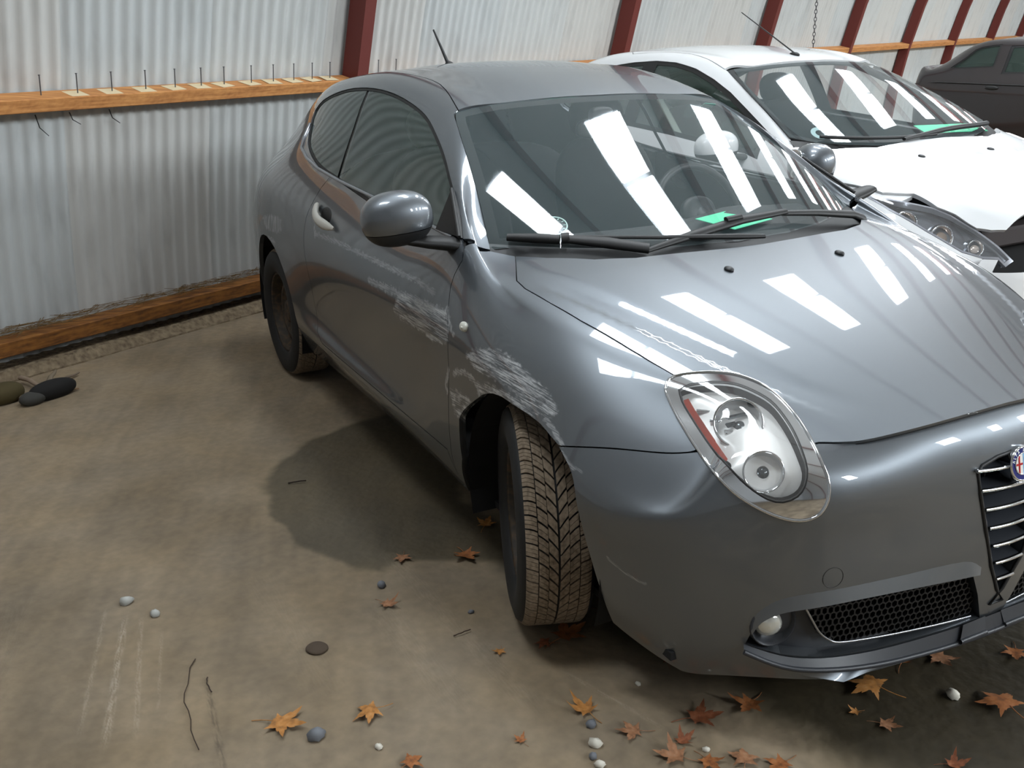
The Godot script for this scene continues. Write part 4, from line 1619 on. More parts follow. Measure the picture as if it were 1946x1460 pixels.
func headlamp(car: Node3D, body: Dictionary, sx: float) -> void:
	var sd := "r" if sx > 0.0 else "l"
	var m := Vector3(sx, 1, 1)
	var ring := outline("headout")
	var lens := outline("lens")
	var o := put("headlamp", panel(cut(body, "H", shrunk(ring, 0.0025), [lens]), sd, 0.003, 0.014), M.chrome, car)
	put("headlamp_lens", panel(cut(body, "H", shrunk(lens, 0.003)), sd, 0.004, 0.0), M.clear, o)
	put("headlamp_gasket", panel(cut(body, "H", lens, [shrunk(lens, 0.0045)]), sd, 0.0035, 0.004), M.black, o)
	put("headlamp_bowl", panel(cut(body, "H", shrunk(lens, 0.004)), sd, -0.028, -0.026), M.reflector, o)
	# bright rim round the chrome
	var bead := new_st()
	var path: Array = []
	for q in ring:
		var s := on_skin(body, "H", q)
		path.append((s[0] + s[1] * 0.004) * m)
	path.append(path[0])
	tube(bead, path, [0.0035], 8)
	commit("headlamp_bead", bead, M.chrome, o)
	for k in 2:
		var q: Vector2 = [flatten("H", Vector3(-0.5742, 0.7408, 0.5138)), flatten("H", Vector3(-0.5976, 0.6652, 0.6383))][k]
		var s := on_skin(body, "H", q)
		var n: Vector3 = (HN * 0.75 + s[1] * 0.25 + Vector3(0.05, -0.12, 0.2)).normalized()
		var r: float = [0.050, 0.040][k]
		var st := new_st()
		lathe(st, aim((s[0] - s[1] * 0.026) * m, n * m), [Vector2(0.012, r * 1.12), Vector2(0.016, r * 1.06), Vector2(0.010, r), Vector2(-0.012, r * 0.9), Vector2(-0.030, r * 0.6), Vector2(-0.036, r * 0.2), Vector2(-0.036, 0.0)], 36)
		commit("lamp_reflector", st, M.chrome, o)
		var bulb := new_st()
		if k == 0:
			for b in 3: box(bulb, Transform3D(Basis(Vector3.RIGHT, 0.5 * b), (s[0] - s[1] * 0.030 + Vector3(0, 0.018 - 0.018 * b, -0.006)) * m), Vector3(0.055, 0.005, 0.012), 0.001)
		lathe(bulb, aim((s[0] - s[1] * 0.045) * m, n * m), [Vector2(-0.005, 0.016), Vector2(0.014, 0.015), Vector2(0.022, 0.009), Vector2(0.024, 0.0)], 20)
		commit("bulb", bulb, flat(Color(0.32, 0.34, 0.35), 0.15, 0.6), o)
	# amber strip at the rear edge
	var am := new_st()
	var A: Array = []
	for q in [Vector3(-0.6391, 0.7648, 0.4049), Vector3(-0.652, 0.742, 0.44), Vector3(-0.655, 0.718, 0.48), Vector3(-0.6525, 0.697, 0.5204), Vector3(-0.648, 0.676, 0.56)]:
		var s := on_skin(body, "H", flatten("H", q))
		A.append((s[0] - s[1] * 0.016) * m)
	var w := [0.012, 0.022, 0.024, 0.019, 0.006]
	for i in 4:
		var n := (HN + Vector3(-0.4, 0, 0)).normalized() * m
		var side: Vector3 = (A[i + 1] - A[i]).cross(n).normalized() * -1.0
		if side.x * sx < 0.0: side = -side
		quad(am, A[i], A[i + 1], A[i + 1] + side * w[i + 1], A[i] + side * w[i], n)
	commit("amber_reflector", am, M.amber, o)
	for k in 3:
		var rib := new_st()
		var s := on_skin(body, "H", flatten("H", Vector3(-0.630 + 0.014 * k, 0.752 - 0.018 * k, 0.440 + 0.03 * k)))
		tube(rib, [(s[0] - s[1] * 0.02) * m, (s[0] - s[1] * 0.02 + Vector3(0.035, -0.004, 0.02)) * m], [0.004], 6)
		commit("lamp_rib", rib, M.chrome, o)

func cowl_and_wipers(car: Node3D, screen: Dictionary) -> void:
	var st := new_st()
	var n := 24
	for i in n:
		var c: Array = []
		for e in [0, 1]:
			var x := lerpf(-0.70, 0.70, float(i + e) / n)
			var top := ws_point(WS_GREY, x, 0.045) - Vector3(0, 0.004, 0)
			# bonnet edge below it
			var ez := -0.139
			var best := HOOD_EDGE[0]
			for k in HOOD_EDGE.size() - 1:
				var a: Vector3 = HOOD_EDGE[k]
				var b: Vector3 = HOOD_EDGE[k + 1]
				if absf(x) >= -a.x and absf(x) <= -b.x:
					best = a.lerp(b, (absf(x) + a.x) / (a.x - b.x))
			if absf(x) > 0.652: best = HOOD_EDGE[HOOD_EDGE.size() - 1]
			if absf(x) < 0.02: best = Vector3(0, bonnet_y(0, -0.139), -0.139)
			var low := Vector3(x, best.y - 0.022, best.z + 0.03)
			c.append([top, top.lerp(low, 0.5) - Vector3(0, 0.012, 0), low])
		for j in 2:
			quad(st, c[0][j], c[1][j], c[1][j + 1], c[0][j + 1], Vector3(0, 0.9, 0.43))
	commit("cowl_panel", st, M.plastic, car)
	var up := Vector3(0, 0.89, 0.45)
	var arm_a := new_st()
	# driver's arm: pivot at the left foot of the screen, folded across it
	tube(arm_a, [Vector3(0.585, 0.945, -0.285), Vector3(0.53, 0.965, -0.275), Vector3(0.36, 0.988, -0.262), Vector3(0.215, 1.000, -0.262)], [0.022, 0.018, 0.014, 0.011], 10, 0.6, up)
	tube(arm_a, [Vector3(0.235, 1.004, -0.262), Vector3(0.05, 0.996, -0.252), Vector3(-0.15, 0.975, -0.225), Vector3(-0.32, 0.952, -0.205)], [0.012, 0.017, 0.016, 0.009], 10, 0.55, up)
	tube(arm_a, [Vector3(0.05, 1.006, -0.252), Vector3(-0.01, 1.003, -0.247)], [0.011, 0.011], 8, 0.7, up)
	commit("wiper", arm_a, M.black, car)
	var arm_b := new_st()
	tube(arm_b, [Vector3(-0.648, 0.986, -0.435), Vector3(-0.58, 0.984, -0.385), Vector3(-0.525, 0.981, -0.345)], [0.013, 0.017, 0.016], 10, 0.8, up)
	tube(arm_b, [Vector3(-0.52, 0.984, -0.345), Vector3(-0.50, 0.985, -0.335)], [0.0185, 0.0185], 10, 0.75, up)
	tube(arm_b, [Vector3(-0.505, 0.982, -0.335), Vector3(-0.41, 0.972, -0.272), Vector3(-0.312, 0.956, -0.208)], [0.016, 0.022, 0.020], 10, 0.6, up)
	tube(arm_b, [Vector3(-0.50, 0.988, -0.335), Vector3(-0.258, 0.978, -0.236), Vector3(-0.012, 0.964, -0.182), Vector3(0.075, 0.958, -0.170)], [0.006, 0.007, 0.011, 0.008], 8, 0.7, up)
	commit("wiper", arm_b, M.black, car)
	for x in [-0.2, 0.2]:
		var jet := new_st()
		blob(jet, Transform3D(Basis(Vector3.RIGHT, 0.15), Vector3(x, bonnet_y(x, 0.01) + 0.003, 0.01)), Vector3(0.012, 0.007, 0.016), 2.0)
		commit("washer_jet", jet, M.plastic, car)

# ------------------------------------------------------------------ the white hatchback
func white_car() -> void:
	var car := thing("car", "white hatchback with its dented bonnet ajar and its front grille missing", "car", Vector3(2.1355, 0, -1.2012), 0.0558)
	var body := skin(white_cage())
	var screen := ws_skin(WS_WHITE)
	put("bonnet", panel(cut(body, "T", outline("w_hood")), "rl", 0.012, 0.022), M.white, car)
	for sd in ["r", "l"]:
		put("body_side", panel(cut(body, "S", shrunk(outline("w_side"), 0.002), [outline("w_glass"), outline("w_lamp")]), sd, 0.0, 0.02), M.white, car)
		put("side_window", panel(cut(body, "S", outline("w_glass")), sd, -0.006, 0.0), M.tint, car)
		put("window_seal", panel(cut(body, "S", outline("w_glass"), [shrunk(outline("w_glass"), 0.035)]), sd, -0.004, 0.0), M.black, car)
		var post := PackedVector2Array([Vector2(-1.62, 1.1), Vector2(-1.50, 1.1), Vector2(-1.56, 1.8), Vector2(-1.68, 1.8)])
		for piece in Geometry2D.intersect_polygons(outline("w_glass"), post):
			put("window_pillar", panel(cut(body, "S", piece), sd, -0.003, 0.0), M.black, car)
		white_lamp(car, body, 1.0 if sd == "r" else -1.0)
		if sd == "r": white_mirror(car, 1.0)
	put("roof_panel", panel(cut(body, "T", shrunk(outline("w_roof"), 0.002)), "rl"), M.white, car)
	put("tailgate", panel(cut(body, "R", PackedVector2Array([Vector2(3.0, 0.05), Vector2(3.04, 1.4), Vector2(4.6, 1.4), Vector2(4.6, 0.05)])), "rl"), M.white, car)
	put("front_bumper", panel(cut(body, "B", outline("w_bump")), "rl", 0.0, 0.02), M.white, car)
	var seal := new_st()
	for q in [[body, "S", "w_side"], [body, "T", "w_roof"]]:
		seal.append_from(panel(cut(q[0], q[1], outline(q[2]), [outline("w_glass")] if q[1] == "S" else []), "rl", -0.03, 0.0), 0, Transform3D.IDENTITY)
	commit("inner_panel", seal, M.liner, car)
	var ws := put("windscreen", panel(cut(screen, "T", outline("w_wind")), "rl", 0.0, 0.0), M.glass, car)
	var w_in := shrunk(outline("w_wind"), 0.028)
	for i in w_in.size():
		if w_in[i].x < 0.06: w_in[i].x = -0.02
	put("windscreen_border", panel(cut(screen, "T", outline("w_wind"), [w_in]), "rl", -0.004, 0.0), M.liner, ws)
	# scuttle, wipers, jets, aerial
	var sc := new_st()
	for i in 24:
		var c: Array = []
		for e in [0, 1]:
			var x := lerpf(-0.72, 0.72, float(i + e) / 24)
			c.append([ws_point(WS_WHITE, x, 0.04) - Vector3(0, 0.006, 0), Vector3(x, 0.968 + 0.07 * x * x, -0.10 - 0.43 * x * x)])
		quad(sc, c[0][0], c[1][0], c[1][1], c[0][1], Vector3(0, 0.9, 0.43))
	commit("cowl_panel", sc, M.black, car)
	var wip := new_st()
	var p0: Array = []
	for i in 9:
		var x := lerpf(-0.60, 0.05, i / 8.0)
		p0.append(ws_point(WS_WHITE, x, 0.055 + 0.02 * i / 8.0) + Vector3(0, 0.016, 0.008))
	tube(wip, p0, [0.010], 8, 0.8)
	var p1: Array = []
	for i in 9:
		var x := lerpf(-0.20, 0.58, i / 8.0)
		p1.append(ws_point(WS_WHITE, x, 0.04 + 0.06 * sin(i / 8.0 * PI)) + Vector3(0, 0.020, 0.010))
	tube(wip, p1, [0.010, 0.013, 0.013, 0.016], 8, 0.8)
	commit("wiper", wip, M.black, car)
	for q in [Vector3(-0.31, 0.9676, 0.033), Vector3(0.155, 0.9693, 0.052)]:
		var jet := new_st()
		blob(jet, Transform3D(Basis(Vector3.RIGHT, 0.2), q + Vector3(0, 0.014, 0)), Vector3(0.013, 0.007, 0.018), 2.2)
		commit("washer_jet", jet, M.plastic, car)
	var aer := new_st()
	blob(aer, Transform3D(Basis(Vector3.RIGHT, 0.05), Vector3(-0.0157, 1.404, -1.085)), Vector3(0.018, 0.014, 0.035), 2.0)
	tube(aer, [Vector3(-0.0157, 1.412, -1.085), Vector3(-0.0157, 1.52, -1.30), Vector3(-0.0157, 1.63, -1.52)], [0.0045, 0.0035, 0.0028], 7, 1.0, Vector3.BACK)
	commit("aerial", aer, M.black, car)
	# what shows where the nose is missing
	var bay := new_st()
	box(bay, Transform3D(Basis.IDENTITY, Vector3(0, 0.70, 0.50)), Vector3(1.10, 0.08, 0.10), 0.01)
	commit("slam_panel", bay, flat(Color(0.20, 0.17, 0.17), 0.7), car)
	var rad := new_st()
	box(rad, Transform3D(Basis.IDENTITY, Vector3(0, 0.45, 0.46)), Vector3(1.0, 0.45, 0.06), 0.01)
	box(rad, Transform3D(Basis.IDENTITY, Vector3(0, 0.5, 0.0)), Vector3(1.0, 0.5, 0.7), 0.02)
	box(rad, Transform3D(Basis.IDENTITY, Vector3(0, 0.21, -1.1)), Vector3(1.50, 0.02, 3.3), 0.0)
	for z in [0.0, -2.505]:
		for sx in [-1.0, 1.0]: wheel_house(rad, z, sx)
	commit("underbody", rad, M.liner, car)
	var dash := new_st()
	for i in 12:
		var c: Array = []
		for e in [0, 1]:
			var x := lerpf(-0.64, 0.64, float(i + e) / 12)
			c.append([ws_point(WS_WHITE, x, 0.03) - Vector3(0, 0.03, 0.02), Vector3(x, 0.985, -0.58 - 0.25 * x * x), Vector3(x, 0.90, -0.72 - 0.2 * x * x), Vector3(x, 0.62, -0.70 - 0.2 * x * x)])
		for j in 3: quad(dash, c[0][j], c[1][j], c[1][j + 1], c[0][j + 1], Vector3(0, 0.9, -0.43 if j > 0 else 0.1).normalized())
	commit("dashboard", dash, M.dash, car)
	seat(car, 0.36, M.cloth)
	seat(car, -0.36, M.cloth)
	var belt := new_st()
	tube(belt, [Vector3(-0.62, 1.22, -1.52), Vector3(-0.5, 0.95, -1.42)], [0.022], 6, 0.1, Vector3.BACK)
	commit("seat_belt", belt, M.pale, car)
	for sx in [-1.0, 1.0]:
		wheel(car, Vector3(0.735 * sx, 0.302, 0.0), 0.0, "r" if sx < 0.0 else "l", false)
		wheel(car, Vector3(0.735 * sx, 0.302, -2.505), 0.0, "r" if sx < 0.0 else "l", false)

func white_lamp(car: Node3D, body: Dictionary, sx: float) -> void:
	var m := Vector3(sx, 1, 1)
	var sd := "r" if sx > 0.0 else "l"
	var poly := outline("w_lamp")
	var o := put("headlamp", panel(cut(body, "S", poly), sd, -0.045, 0.0), flat(Color(0.50, 0.52, 0.55), 0.22, 0.75), car)
	put("headlamp_lens", panel(cut(body, "S", shrunk(poly, 0.003)), sd, 0.002, 0.0), M.clear, o)
	put("headlamp_edge", panel(cut(body, "S", poly, [shrunk(poly, 0.010)]), sd, 0.001, 0.03), flat(Color(0.62, 0.63, 0.66), 0.25, 0.4), o)
	var c := [Vector3(-0.775, 0.782, 0.355), Vector3(-0.693, 0.735, 0.480), Vector3(-0.618, 0.695, 0.585)]
	for k in 3:
		var s := on_skin(body, "S", flatten("S", c[k]))
		var n: Vector3 = Vector3(-0.42, 0.30, 0.85).normalized()
		var st := new_st()
		var r: float = [0.044, 0.043, 0.030][k]
		lathe(st, aim((s[0] - s[1] * 0.034) * m, n * m), [Vector2(-0.03, r * 1.25), Vector2(0.008, r * 1.15), Vector2(0.010, r), Vector2(-0.014, r * 0.85), Vector2(-0.026, r * 0.4), Vector2(-0.026, 0.0)], 30)
		commit("lamp_reflector", st, M.chrome, o)
		var b := new_st()
		lathe(b, aim((s[0] - s[1] * 0.046) * m, n * m), [Vector2(0.0, r * 0.6), Vector2(0.012, r * 0.5), Vector2(0.018, 0.0)], 20)
		commit("bulb", b, flat(Color(0.55, 0.48, 0.42) if k != 2 else Color(0.85, 0.80, 0.76), 0.15, 0.3), o)

func white_mirror(car: Node3D, sx: float) -> void:
	var m := Vector3(sx, 1, 1)
	var t := Transform3D(Basis(Vector3.UP, -0.12) * Basis(Vector3.BACK, 0.06), Vector3(-0.925, 1.005, -0.655) * m)
	var st := new_st()
	blob(st, t, Vector3(0.115, 0.080, 0.070), 2.3, -0.25, 1.0)
	var o := commit("door_mirror", st, M.white, car)
	var low := new_st()
	blob(low, t, Vector3(0.114, 0.080, 0.069), 2.3, -1.0, -0.26)
	tube(low, [Vector3(-0.86, 0.965, -0.62) * m, Vector3(-0.79, 0.955, -0.60) * m, Vector3(-0.75, 0.95, -0.58) * m], [0.024, 0.034, 0.04], 10, 0.5)
	commit("mirror_base", low, M.black, o)

# ------------------------------------------------------------------ the dark saloon
func dark_car() -> void:
	var car := thing("car", "dark maroon saloon parked farthest off, seen at its boot and rear side windows", "car", Vector3(7.37, 0, -1.57), 0.0558)
	var body := skin(dark_cage())
	for sd in ["r", "l"]:
		put("body_side", panel(cut(body, "S", PackedVector2Array([Vector2(-4.2, 0.1), Vector2(-4.2, 2.4), Vector2(1.2, 2.4), Vector2(1.2, 0.1)]), [outline("d_q"), outline("d_f")]), sd, 0.0, 0.012), M.dark_paint, car)
		put("side_window", panel(cut(body, "S", outline("d_q")), sd, -0.006, 0.0), M.tint, car)
		put("side_window", panel(cut(body, "S", outline("d_f")), sd, -0.006, 0.0), M.tint, car)
		var q := outline("d_q")
		put("window_seal", panel(cut(body, "S", q, [shrunk(q, 0.02)]), sd, -0.003, 0.0), M.black, car)
		var f := outline("d_f")
		put("window_seal", panel(cut(body, "S", f, [shrunk(f, 0.03)]), sd, -0.003, 0.0), M.black, car)
		var st := new_st()
		var s := on_skin(body, "S", Vector2(-2.86, 1.03))
		blob(st, Transform3D(Basis(Vector3(0, 0, 1), s[1], Vector3(0, 1, 0)).orthonormalized(), s[0]), Vector3(0.07, 0.02, 0.018), 2.4)
		var o := put("door_handle", st.commit(), M.plastic, car)
		if sd == "l": o.scale = Vector3(-1, 1, 1)
		var gl := new_st()
		var path: Array = []
		for i in 13:
			var e := on_skin(body, "S", Vector2(lerpf(-3.72, -0.4, i / 12.0), 1.075 - 0.012 * i / 12.0))
			path.append((e[0] + e[1] * 0.002) * Vector3(1.0 if sd == "r" else -1.0, 1, 1))
		tube(gl, path, [0.011], 6, 0.5)
		commit("side_moulding", gl, M.plastic, car)
	var floor_pan := new_st()
	box(floor_pan, Transform3D(Basis.IDENTITY, Vector3(0, 0.24, -1.55)), Vector3(1.5, 0.02, 4.0), 0.0)
	commit("underbody", floor_pan, M.liner, car)
	seat(car, 0.36, M.cloth)
	seat(car, -0.36, M.cloth)
	for sx in [-1.0, 1.0]:
		wheel(car, Vector3(0.76 * sx, 0.302, 0.0), 0.0, "r" if sx < 0.0 else "l", false)
		wheel(car, Vector3(0.76 * sx, 0.302, -2.72), 0.0, "r" if sx < 0.0 else "l", false)

# ------------------------------------------------------------------ small things
func leaf_mesh(seed_value: int, curl: float) -> ArrayMesh:
	# a dry maple leaf: five lobes with toothed edges, curled, with a stalk
	var r := RandomNumberGenerator.new()
	r.seed = seed_value
	var lobes := [[-2.15, 0.62], [-1.05, 0.92], [0.0, 1.0], [1.05, 0.92], [2.15, 0.62]]
	var rim: Array[Vector2] = []
	for i in lobes.size():
		var a: float = lobes[i][0] + r.randf_range(-0.08, 0.08)
		var l: float = lobes[i][1] * r.randf_range(0.85, 1.1)
		for q in [[-0.42, 0.52], [-0.26, 0.66], [-0.20, 0.60], [-0.10, 0.80], [0.0, 1.0], [0.10, 0.80], [0.20, 0.60], [0.26, 0.66], [0.42, 0.52]]:
			rim.append(Vector2(sin(a + q[0]), cos(a + q[0])) * l * q[1])
		if i < 4:
			var b: float = (lobes[i][0] + lobes[i + 1][0]) * 0.5
			rim.append(Vector2(sin(b), cos(b)) * 0.36)
	rim.append(Vector2(0.10, -0.30))
	rim.append(Vector2(-0.10, -0.30))
	var bend := Vector2(r.randf_range(-1, 1), r.randf_range(-1, 1)).normalized()
	var f := func(p: Vector2) -> Vector3:
		var d := p.dot(bend)
		var e := p.cross(bend)
		return Vector3(p.x, curl * (d * d * 0.55 + e * e * 0.18) + 0.05 * sin(p.x * 9.0 + seed_value) * p.length(), p.y)
	var st := new_st()
	var rings := 4
	for k in rings:
		for i in rim.size():
			var a := rim[i]
			var b := rim[(i + 1) % rim.size()]
			var k0 := float(k) / rings
			var k1 := float(k + 1) / rings
			var P: Array = [f.call(a * k0), f.call(b * k0), f.call(b * k1), f.call(a * k1)]
			var n: Vector3 = (P[2] - P[0]).cross(P[3] - P[1]).normalized()
			if n.y < 0.0: n = -n
			quad(st, P[0], P[1], P[2], P[3], n)
	var tail: Array = []
	for i in 6: tail.append(f.call(Vector2(0, -0.25)) + Vector3(0.05 * sin(i * 0.6), -0.02 * i, -0.17 * i))
	tube(st, tail, [0.022, 0.016], 5)
	return st.commit()

func pebble_mesh(seed_value: int) -> ArrayMesh:
	var n := FastNoiseLite.new()
	n.seed = seed_value
	n.frequency = 0.9
	var st := new_st()
	var f := func(a: float, b: float) -> Vector3:
		var d := Vector3(cos(a) * cos(b), sin(b), sin(a) * cos(b))
		return d * Vector3(1.0, 0.62, 0.8) * (1.0 + 0.35 * n.get_noise_3dv(d * 1.3))
	for i in 14:
		for j in 8:
			var a0 := TAU * i / 14
			var a1 := TAU * (i + 1) / 14
			var b0 := lerpf(-PI * 0.5, PI * 0.5, j / 8.0)
			var b1 := lerpf(-PI * 0.5, PI * 0.5, (j + 1) / 8.0)
			var P: Array = [f.call(a0, b0), f.call(a1, b0), f.call(a1, b1), f.call(a0, b1)]
			quadn(st, P[0], P[1], P[2], P[3], P[0].normalized(), P[1].normalized(), P[2].normalized(), P[3].normalized())
	return st.commit()

func small_things() -> void:
	var leaf_mats: Array = []
	for c in [Color(0.56, 0.33, 0.15), Color(0.66, 0.44, 0.20), Color(0.50, 0.27, 0.14), Color(0.58, 0.40, 0.27)]:
		var m := flat(Color.WHITE, 0.75)
		m.albedo_texture = noise_tex(0.03, 3, [[0.0, 0.5, 1.0], [c.darkened(0.3), c, c.lightened(0.15)]], 128, FastNoiseLite.TYPE_SIMPLEX_SMOOTH, leaf_mats.size() + 40)
		m.uv1_triplanar = true
		m.uv1_scale = Vector3(0.6, 0.6, 0.6)
		m.backlight_enabled = true
		m.backlight = Color(0.2, 0.12, 0.05)
		leaf_mats.append(m)
	var shapes: Array = []
	for i in 5: shapes.append(leaf_mesh(i * 13 + 5, [0.9, 0.5, -0.7, 0.35, 1.3][i]))
	var k := 0
	for L in leaf_spots():
		var o := MeshInstance3D.new()
		o.mesh = shapes[k % 5] if L[4] < 0 else shapes[L[4]]
		o.name = numbered("maple_leaf")
		o.set_surface_override_material(0, leaf_mats[L[3]])
		var s: float = L[2]
		var lo := 1e9
		var turn := Basis(Vector3.UP, k * 2.399)
		for v in o.mesh.get_faces(): lo = minf(lo, (turn * v).y)
		o.transform = Transform3D(turn.scaled(Vector3.ONE * s), Vector3(L[0], -lo * s + 0.001, L[1]))
		add_child(o)
		tag(o, L[5], "leaf", "fallen maple leaves")
		k += 1
	var stones: Array = []
	for i in 4: stones.append(pebble_mesh(i + 2))
	k = 0
	for L in pebble_spots():
		var o := MeshInstance3D.new()
		o.mesh = stones[k % 4]
		o.name = numbered("pebble")
		o.set_surface_override_material(0, flat([Color(0.66, 0.66, 0.64), Color(0.42, 0.43, 0.45), Color(0.80, 0.78, 0.73)][L[3]], 0.8))
		o.transform = Transform3D(Basis(Vector3.UP, k * 1.7).scaled(Vector3.ONE * L[2]), Vector3(L[0], L[2] * 0.42, L[1]))
		add_child(o)
		tag(o, L[4], "pebble", "pebbles on the slab")
		k += 1
	for L in twig_spots():
		var st := new_st()
		var a := Vector3(L[0], 0.004, L[1])
		var b := Vector3(L[2], 0.006, L[3])
		var side := (b - a).cross(Vector3.UP).normalized()
		var tp: Array = []
		for i in 11:
			var u := i / 10.0
			tp.append(a.lerp(b, u) + side * a.distance_to(b) * (0.05 * sin(u * 4.2) + 0.012 * sin(u * 17.0)) + Vector3(0, 0.003 * sin(u * PI), 0))
		tube(st, tp, [L[4], L[4] * 0.9, L[4] * 0.8], 6)
		tag(commit("twig", st, flat(L[5], 0.9)), L[6], "twig", "twigs on the slab")
	# nails and cards on the upper rail
	var a_rail := asin((1.325 - ARCH_Y) / ARCH_R)
	var sl := [-0.145, 0.036, 0.216, 0.403, 0.575, 0.735, 0.882, 1.065, 1.22, 1.37, 1.51, 1.65, 2.06, 2.22]
	var up := arch_inward(a_rail).cross(along)
	if up.y < 0.0: up = -up
	var inn := arch_inward(a_rail)
	for i in sl.size():
		var base := arch(sl[i], a_rail, -0.012 - 0.070)
		var nm := new_st()
		tube(nm, [base - up * 0.01, base + up * 0.045 + Vector3(0, 0.045, 0)], [0.0028], 6, 1.0, Vector3.BACK)
		var tip := base + up * 0.045 + Vector3(0, 0.045, 0)
		tube(nm, [tip, tip + Vector3(0, 0.004, 0)], [0.005], 8, 1.0, Vector3.BACK)
		tag(commit("nail", nm, M.nail), "long steel nail standing upright in the upper timber rail", "nail", "nails along the upper rail")
		if i < 13:
			var cd := new_st()
			var tw := rng.randf_range(-0.2, 0.2)
			box(cd, Transform3D(Basis(along, up, inn).rotated(up, tw).orthonormalized(), base + up * 0.0015 - along * 0.012), Vector3(0.088, 0.002, 0.092))
			tag(commit("card", cd, M.card), "small square card spiked on a nail on the upper timber rail", "card", "cards along the upper rail")
	# drooping wires under the rail at the far left
	for q in [[-0.15, 0.10], [0.02, 0.06], [0.23, 0.07]]:
		var st := new_st()
		var p := arch(q[0], a_rail - 0.012, -0.03)
		tube(st, [p, p + along * 0.012 - Vector3(0, q[1] * 0.6, 0), p + along * 0.05 - Vector3(0, q[1], 0)], [0.003, 0.0025, 0.0018], 5)
		tag(commit("wire_end", st, M.black), "dark bent wire end drooping under the upper timber rail", "wire", "wire ends under the rail")
	# dry straw on the lower rail
	var straw := MultiMesh.new()
	straw.transform_format = MultiMesh.TRANSFORM_3D
	var cyl := CylinderMesh.new()
	cyl.top_radius = 0.0012
	cyl.bottom_radius = 0.0015
	cyl.height = 0.14
	cyl.radial_segments = 4
	cyl.rings = 1
	straw.mesh = cyl
	var a_foot := asin((0.185 - ARCH_Y) / ARCH_R)
	straw.instance_count = 420
	for i in 420:
		var s := rng.randf_range(-0.9, 2.6)
		var p := arch(s, a_foot, -0.02 - rng.randf_range(0.0, 0.10)) + Vector3(0, rng.randf_range(0.034, 0.05), 0)
		var b := Basis(along, rng.randf_range(-0.25, 0.25)) * Basis(Vector3.UP, rng.randf_range(-0.9, 0.9)) * Basis(inward, PI * 0.5)
		straw.set_instance_transform(i, Transform3D(b, p))
	var sm := MultiMeshInstance3D.new()
	sm.name = "straw"
	sm.multimesh = straw
	sm.material_override = flat(Color(0.42, 0.33, 0.20), 0.9)
	add_child(sm)
	tag(sm, "dry straw lying along the lower timber rail", "straw", "", "stuff")
	# chain behind the white car
	var cp := arch(9.05, asin((1.40 - ARCH_Y) / ARCH_R), -0.20)
	var ch := thing("hanging_chain", "thin steel chain hanging in front of the wall behind the white car", "chain", cp)
	for i in 46:
		var st := new_st()
		var r: Array = []
		for q in 13:
			var a := TAU * q / 12
			r.append(Vector3(cos(a) * 0.014, sin(a) * 0.024, 0))
		tube(st, r, [0.0045], 5, 1.0, Vector3.BACK)
		var o := commit("chain_link", st, M.nail, ch)
		o.position = Vector3(0, 0.0 + i * 0.040, 0)
		o.rotation.y = WALL_TURN + 0.5 + (PI * 0.5 if i % 2 == 1 else 0.0)
	# parking disc stuck behind the windscreen
	var dc := ws_point(WS_GREY, -0.5138, 0.0)
	var dp := Vector3(-0.497, 1.012, -0.424)
	var dn := (Vector3(0, 0.87, 0.5) + Vector3(-0.22, 0, 0)).normalized()
	var side := Vector3(0.92, 0.05, 0.32)
	side = (side - dn * side.dot(dn)).normalized()
	var upv := dn.cross(side)
	if upv.y < 0.0: upv = -upv
	var disc := thing("parking_disc", "round parking disc with a white dial behind the grey car's windscreen", "parking disc")
	var face := new_st()
	lathe(face, aim(dp - dn * 0.010, dn), [Vector2(-0.004, 0.038), Vector2(0.0, 0.038), Vector2(0.0, 0.0)], 36, false)
	commit("dial", face, flat(Color(0.07, 0.16, 0.16), 0.5), disc)
	var ringst := new_st()
	var rp: Array = []
	for i in 37: rp.append(dp - dn * 0.008 + (side * cos(TAU * i / 36) + upv * sin(TAU * i / 36)) * 0.037)
	tube(ringst, rp, [0.0022], 6)
	commit("dial_ring", ringst, flat(Color(0.80, 0.92, 0.90), 0.5), disc)
	var tick := new_st()
	for i in 12:
		var d := side * cos(TAU * i / 12) + upv * sin(TAU * i / 12)
		tube(tick, [dp - dn * 0.009 + d * 0.026, dp - dn * 0.009 + d * 0.034], [0.0015], 5)
	tube(tick, [dp - dn * 0.009, dp - dn * 0.009 - side * 0.020 + upv * 0.004], [0.0018], 5)
	commit("dial_mark", tick, flat(Color(0.80, 0.92, 0.90), 0.5), disc)
	# green papers on the dashboards
	var pap := new_st()
	var pc := Vector3(0.23, 0.945, -0.50)
	box(pap, Transform3D(Basis(Vector3.UP, 0.35) * Basis(Vector3.RIGHT, 0.12), pc), Vector3(0.24, 0.002, 0.15))
	tag(commit("paper_sheet", pap, M.green_paper), "pale green paper lying on the grey car's dashboard", "paper")
	var p2 := new_st()
	box(p2, Transform3D(Basis(Vector3.UP, -0.25) * Basis(Vector3.RIGHT, 0.25), Vector3(2.1355 + 0.40, 1.035, -1.2012 - 0.40)), Vector3(0.36, 0.002, 0.12))
	tag(commit("paper_sheet", p2, M.green_paper), "pale green paper lying under the white car's windscreen", "paper")
	var tk := new_st()
	var tp := ws_point(WS_GREY, 0.4755, 0.93)
	box(tk, Transform3D(Basis(Vector3.BACK, -0.12) * Basis(Vector3.RIGHT, -0.5 + PI), tp - Vector3(0, 0.008, 0.004)), Vector3(0.05, 0.0015, 0.028))
	tag(commit("sticker", tk, flat(Color(0.55, 0.78, 0.72), 0.5)), "pale green sticker inside the far top corner of the grey car's windscreen", "sticker")
	var tc := Transform3D(Basis(Vector3.UP, 0.0558), Vector3(2.1355, 0, -1.2012))
	var td := new_st()
	var q0 := tc * (ws_point(WS_WHITE, -0.545, 0.155) - Vector3(0, 0.006, 0))
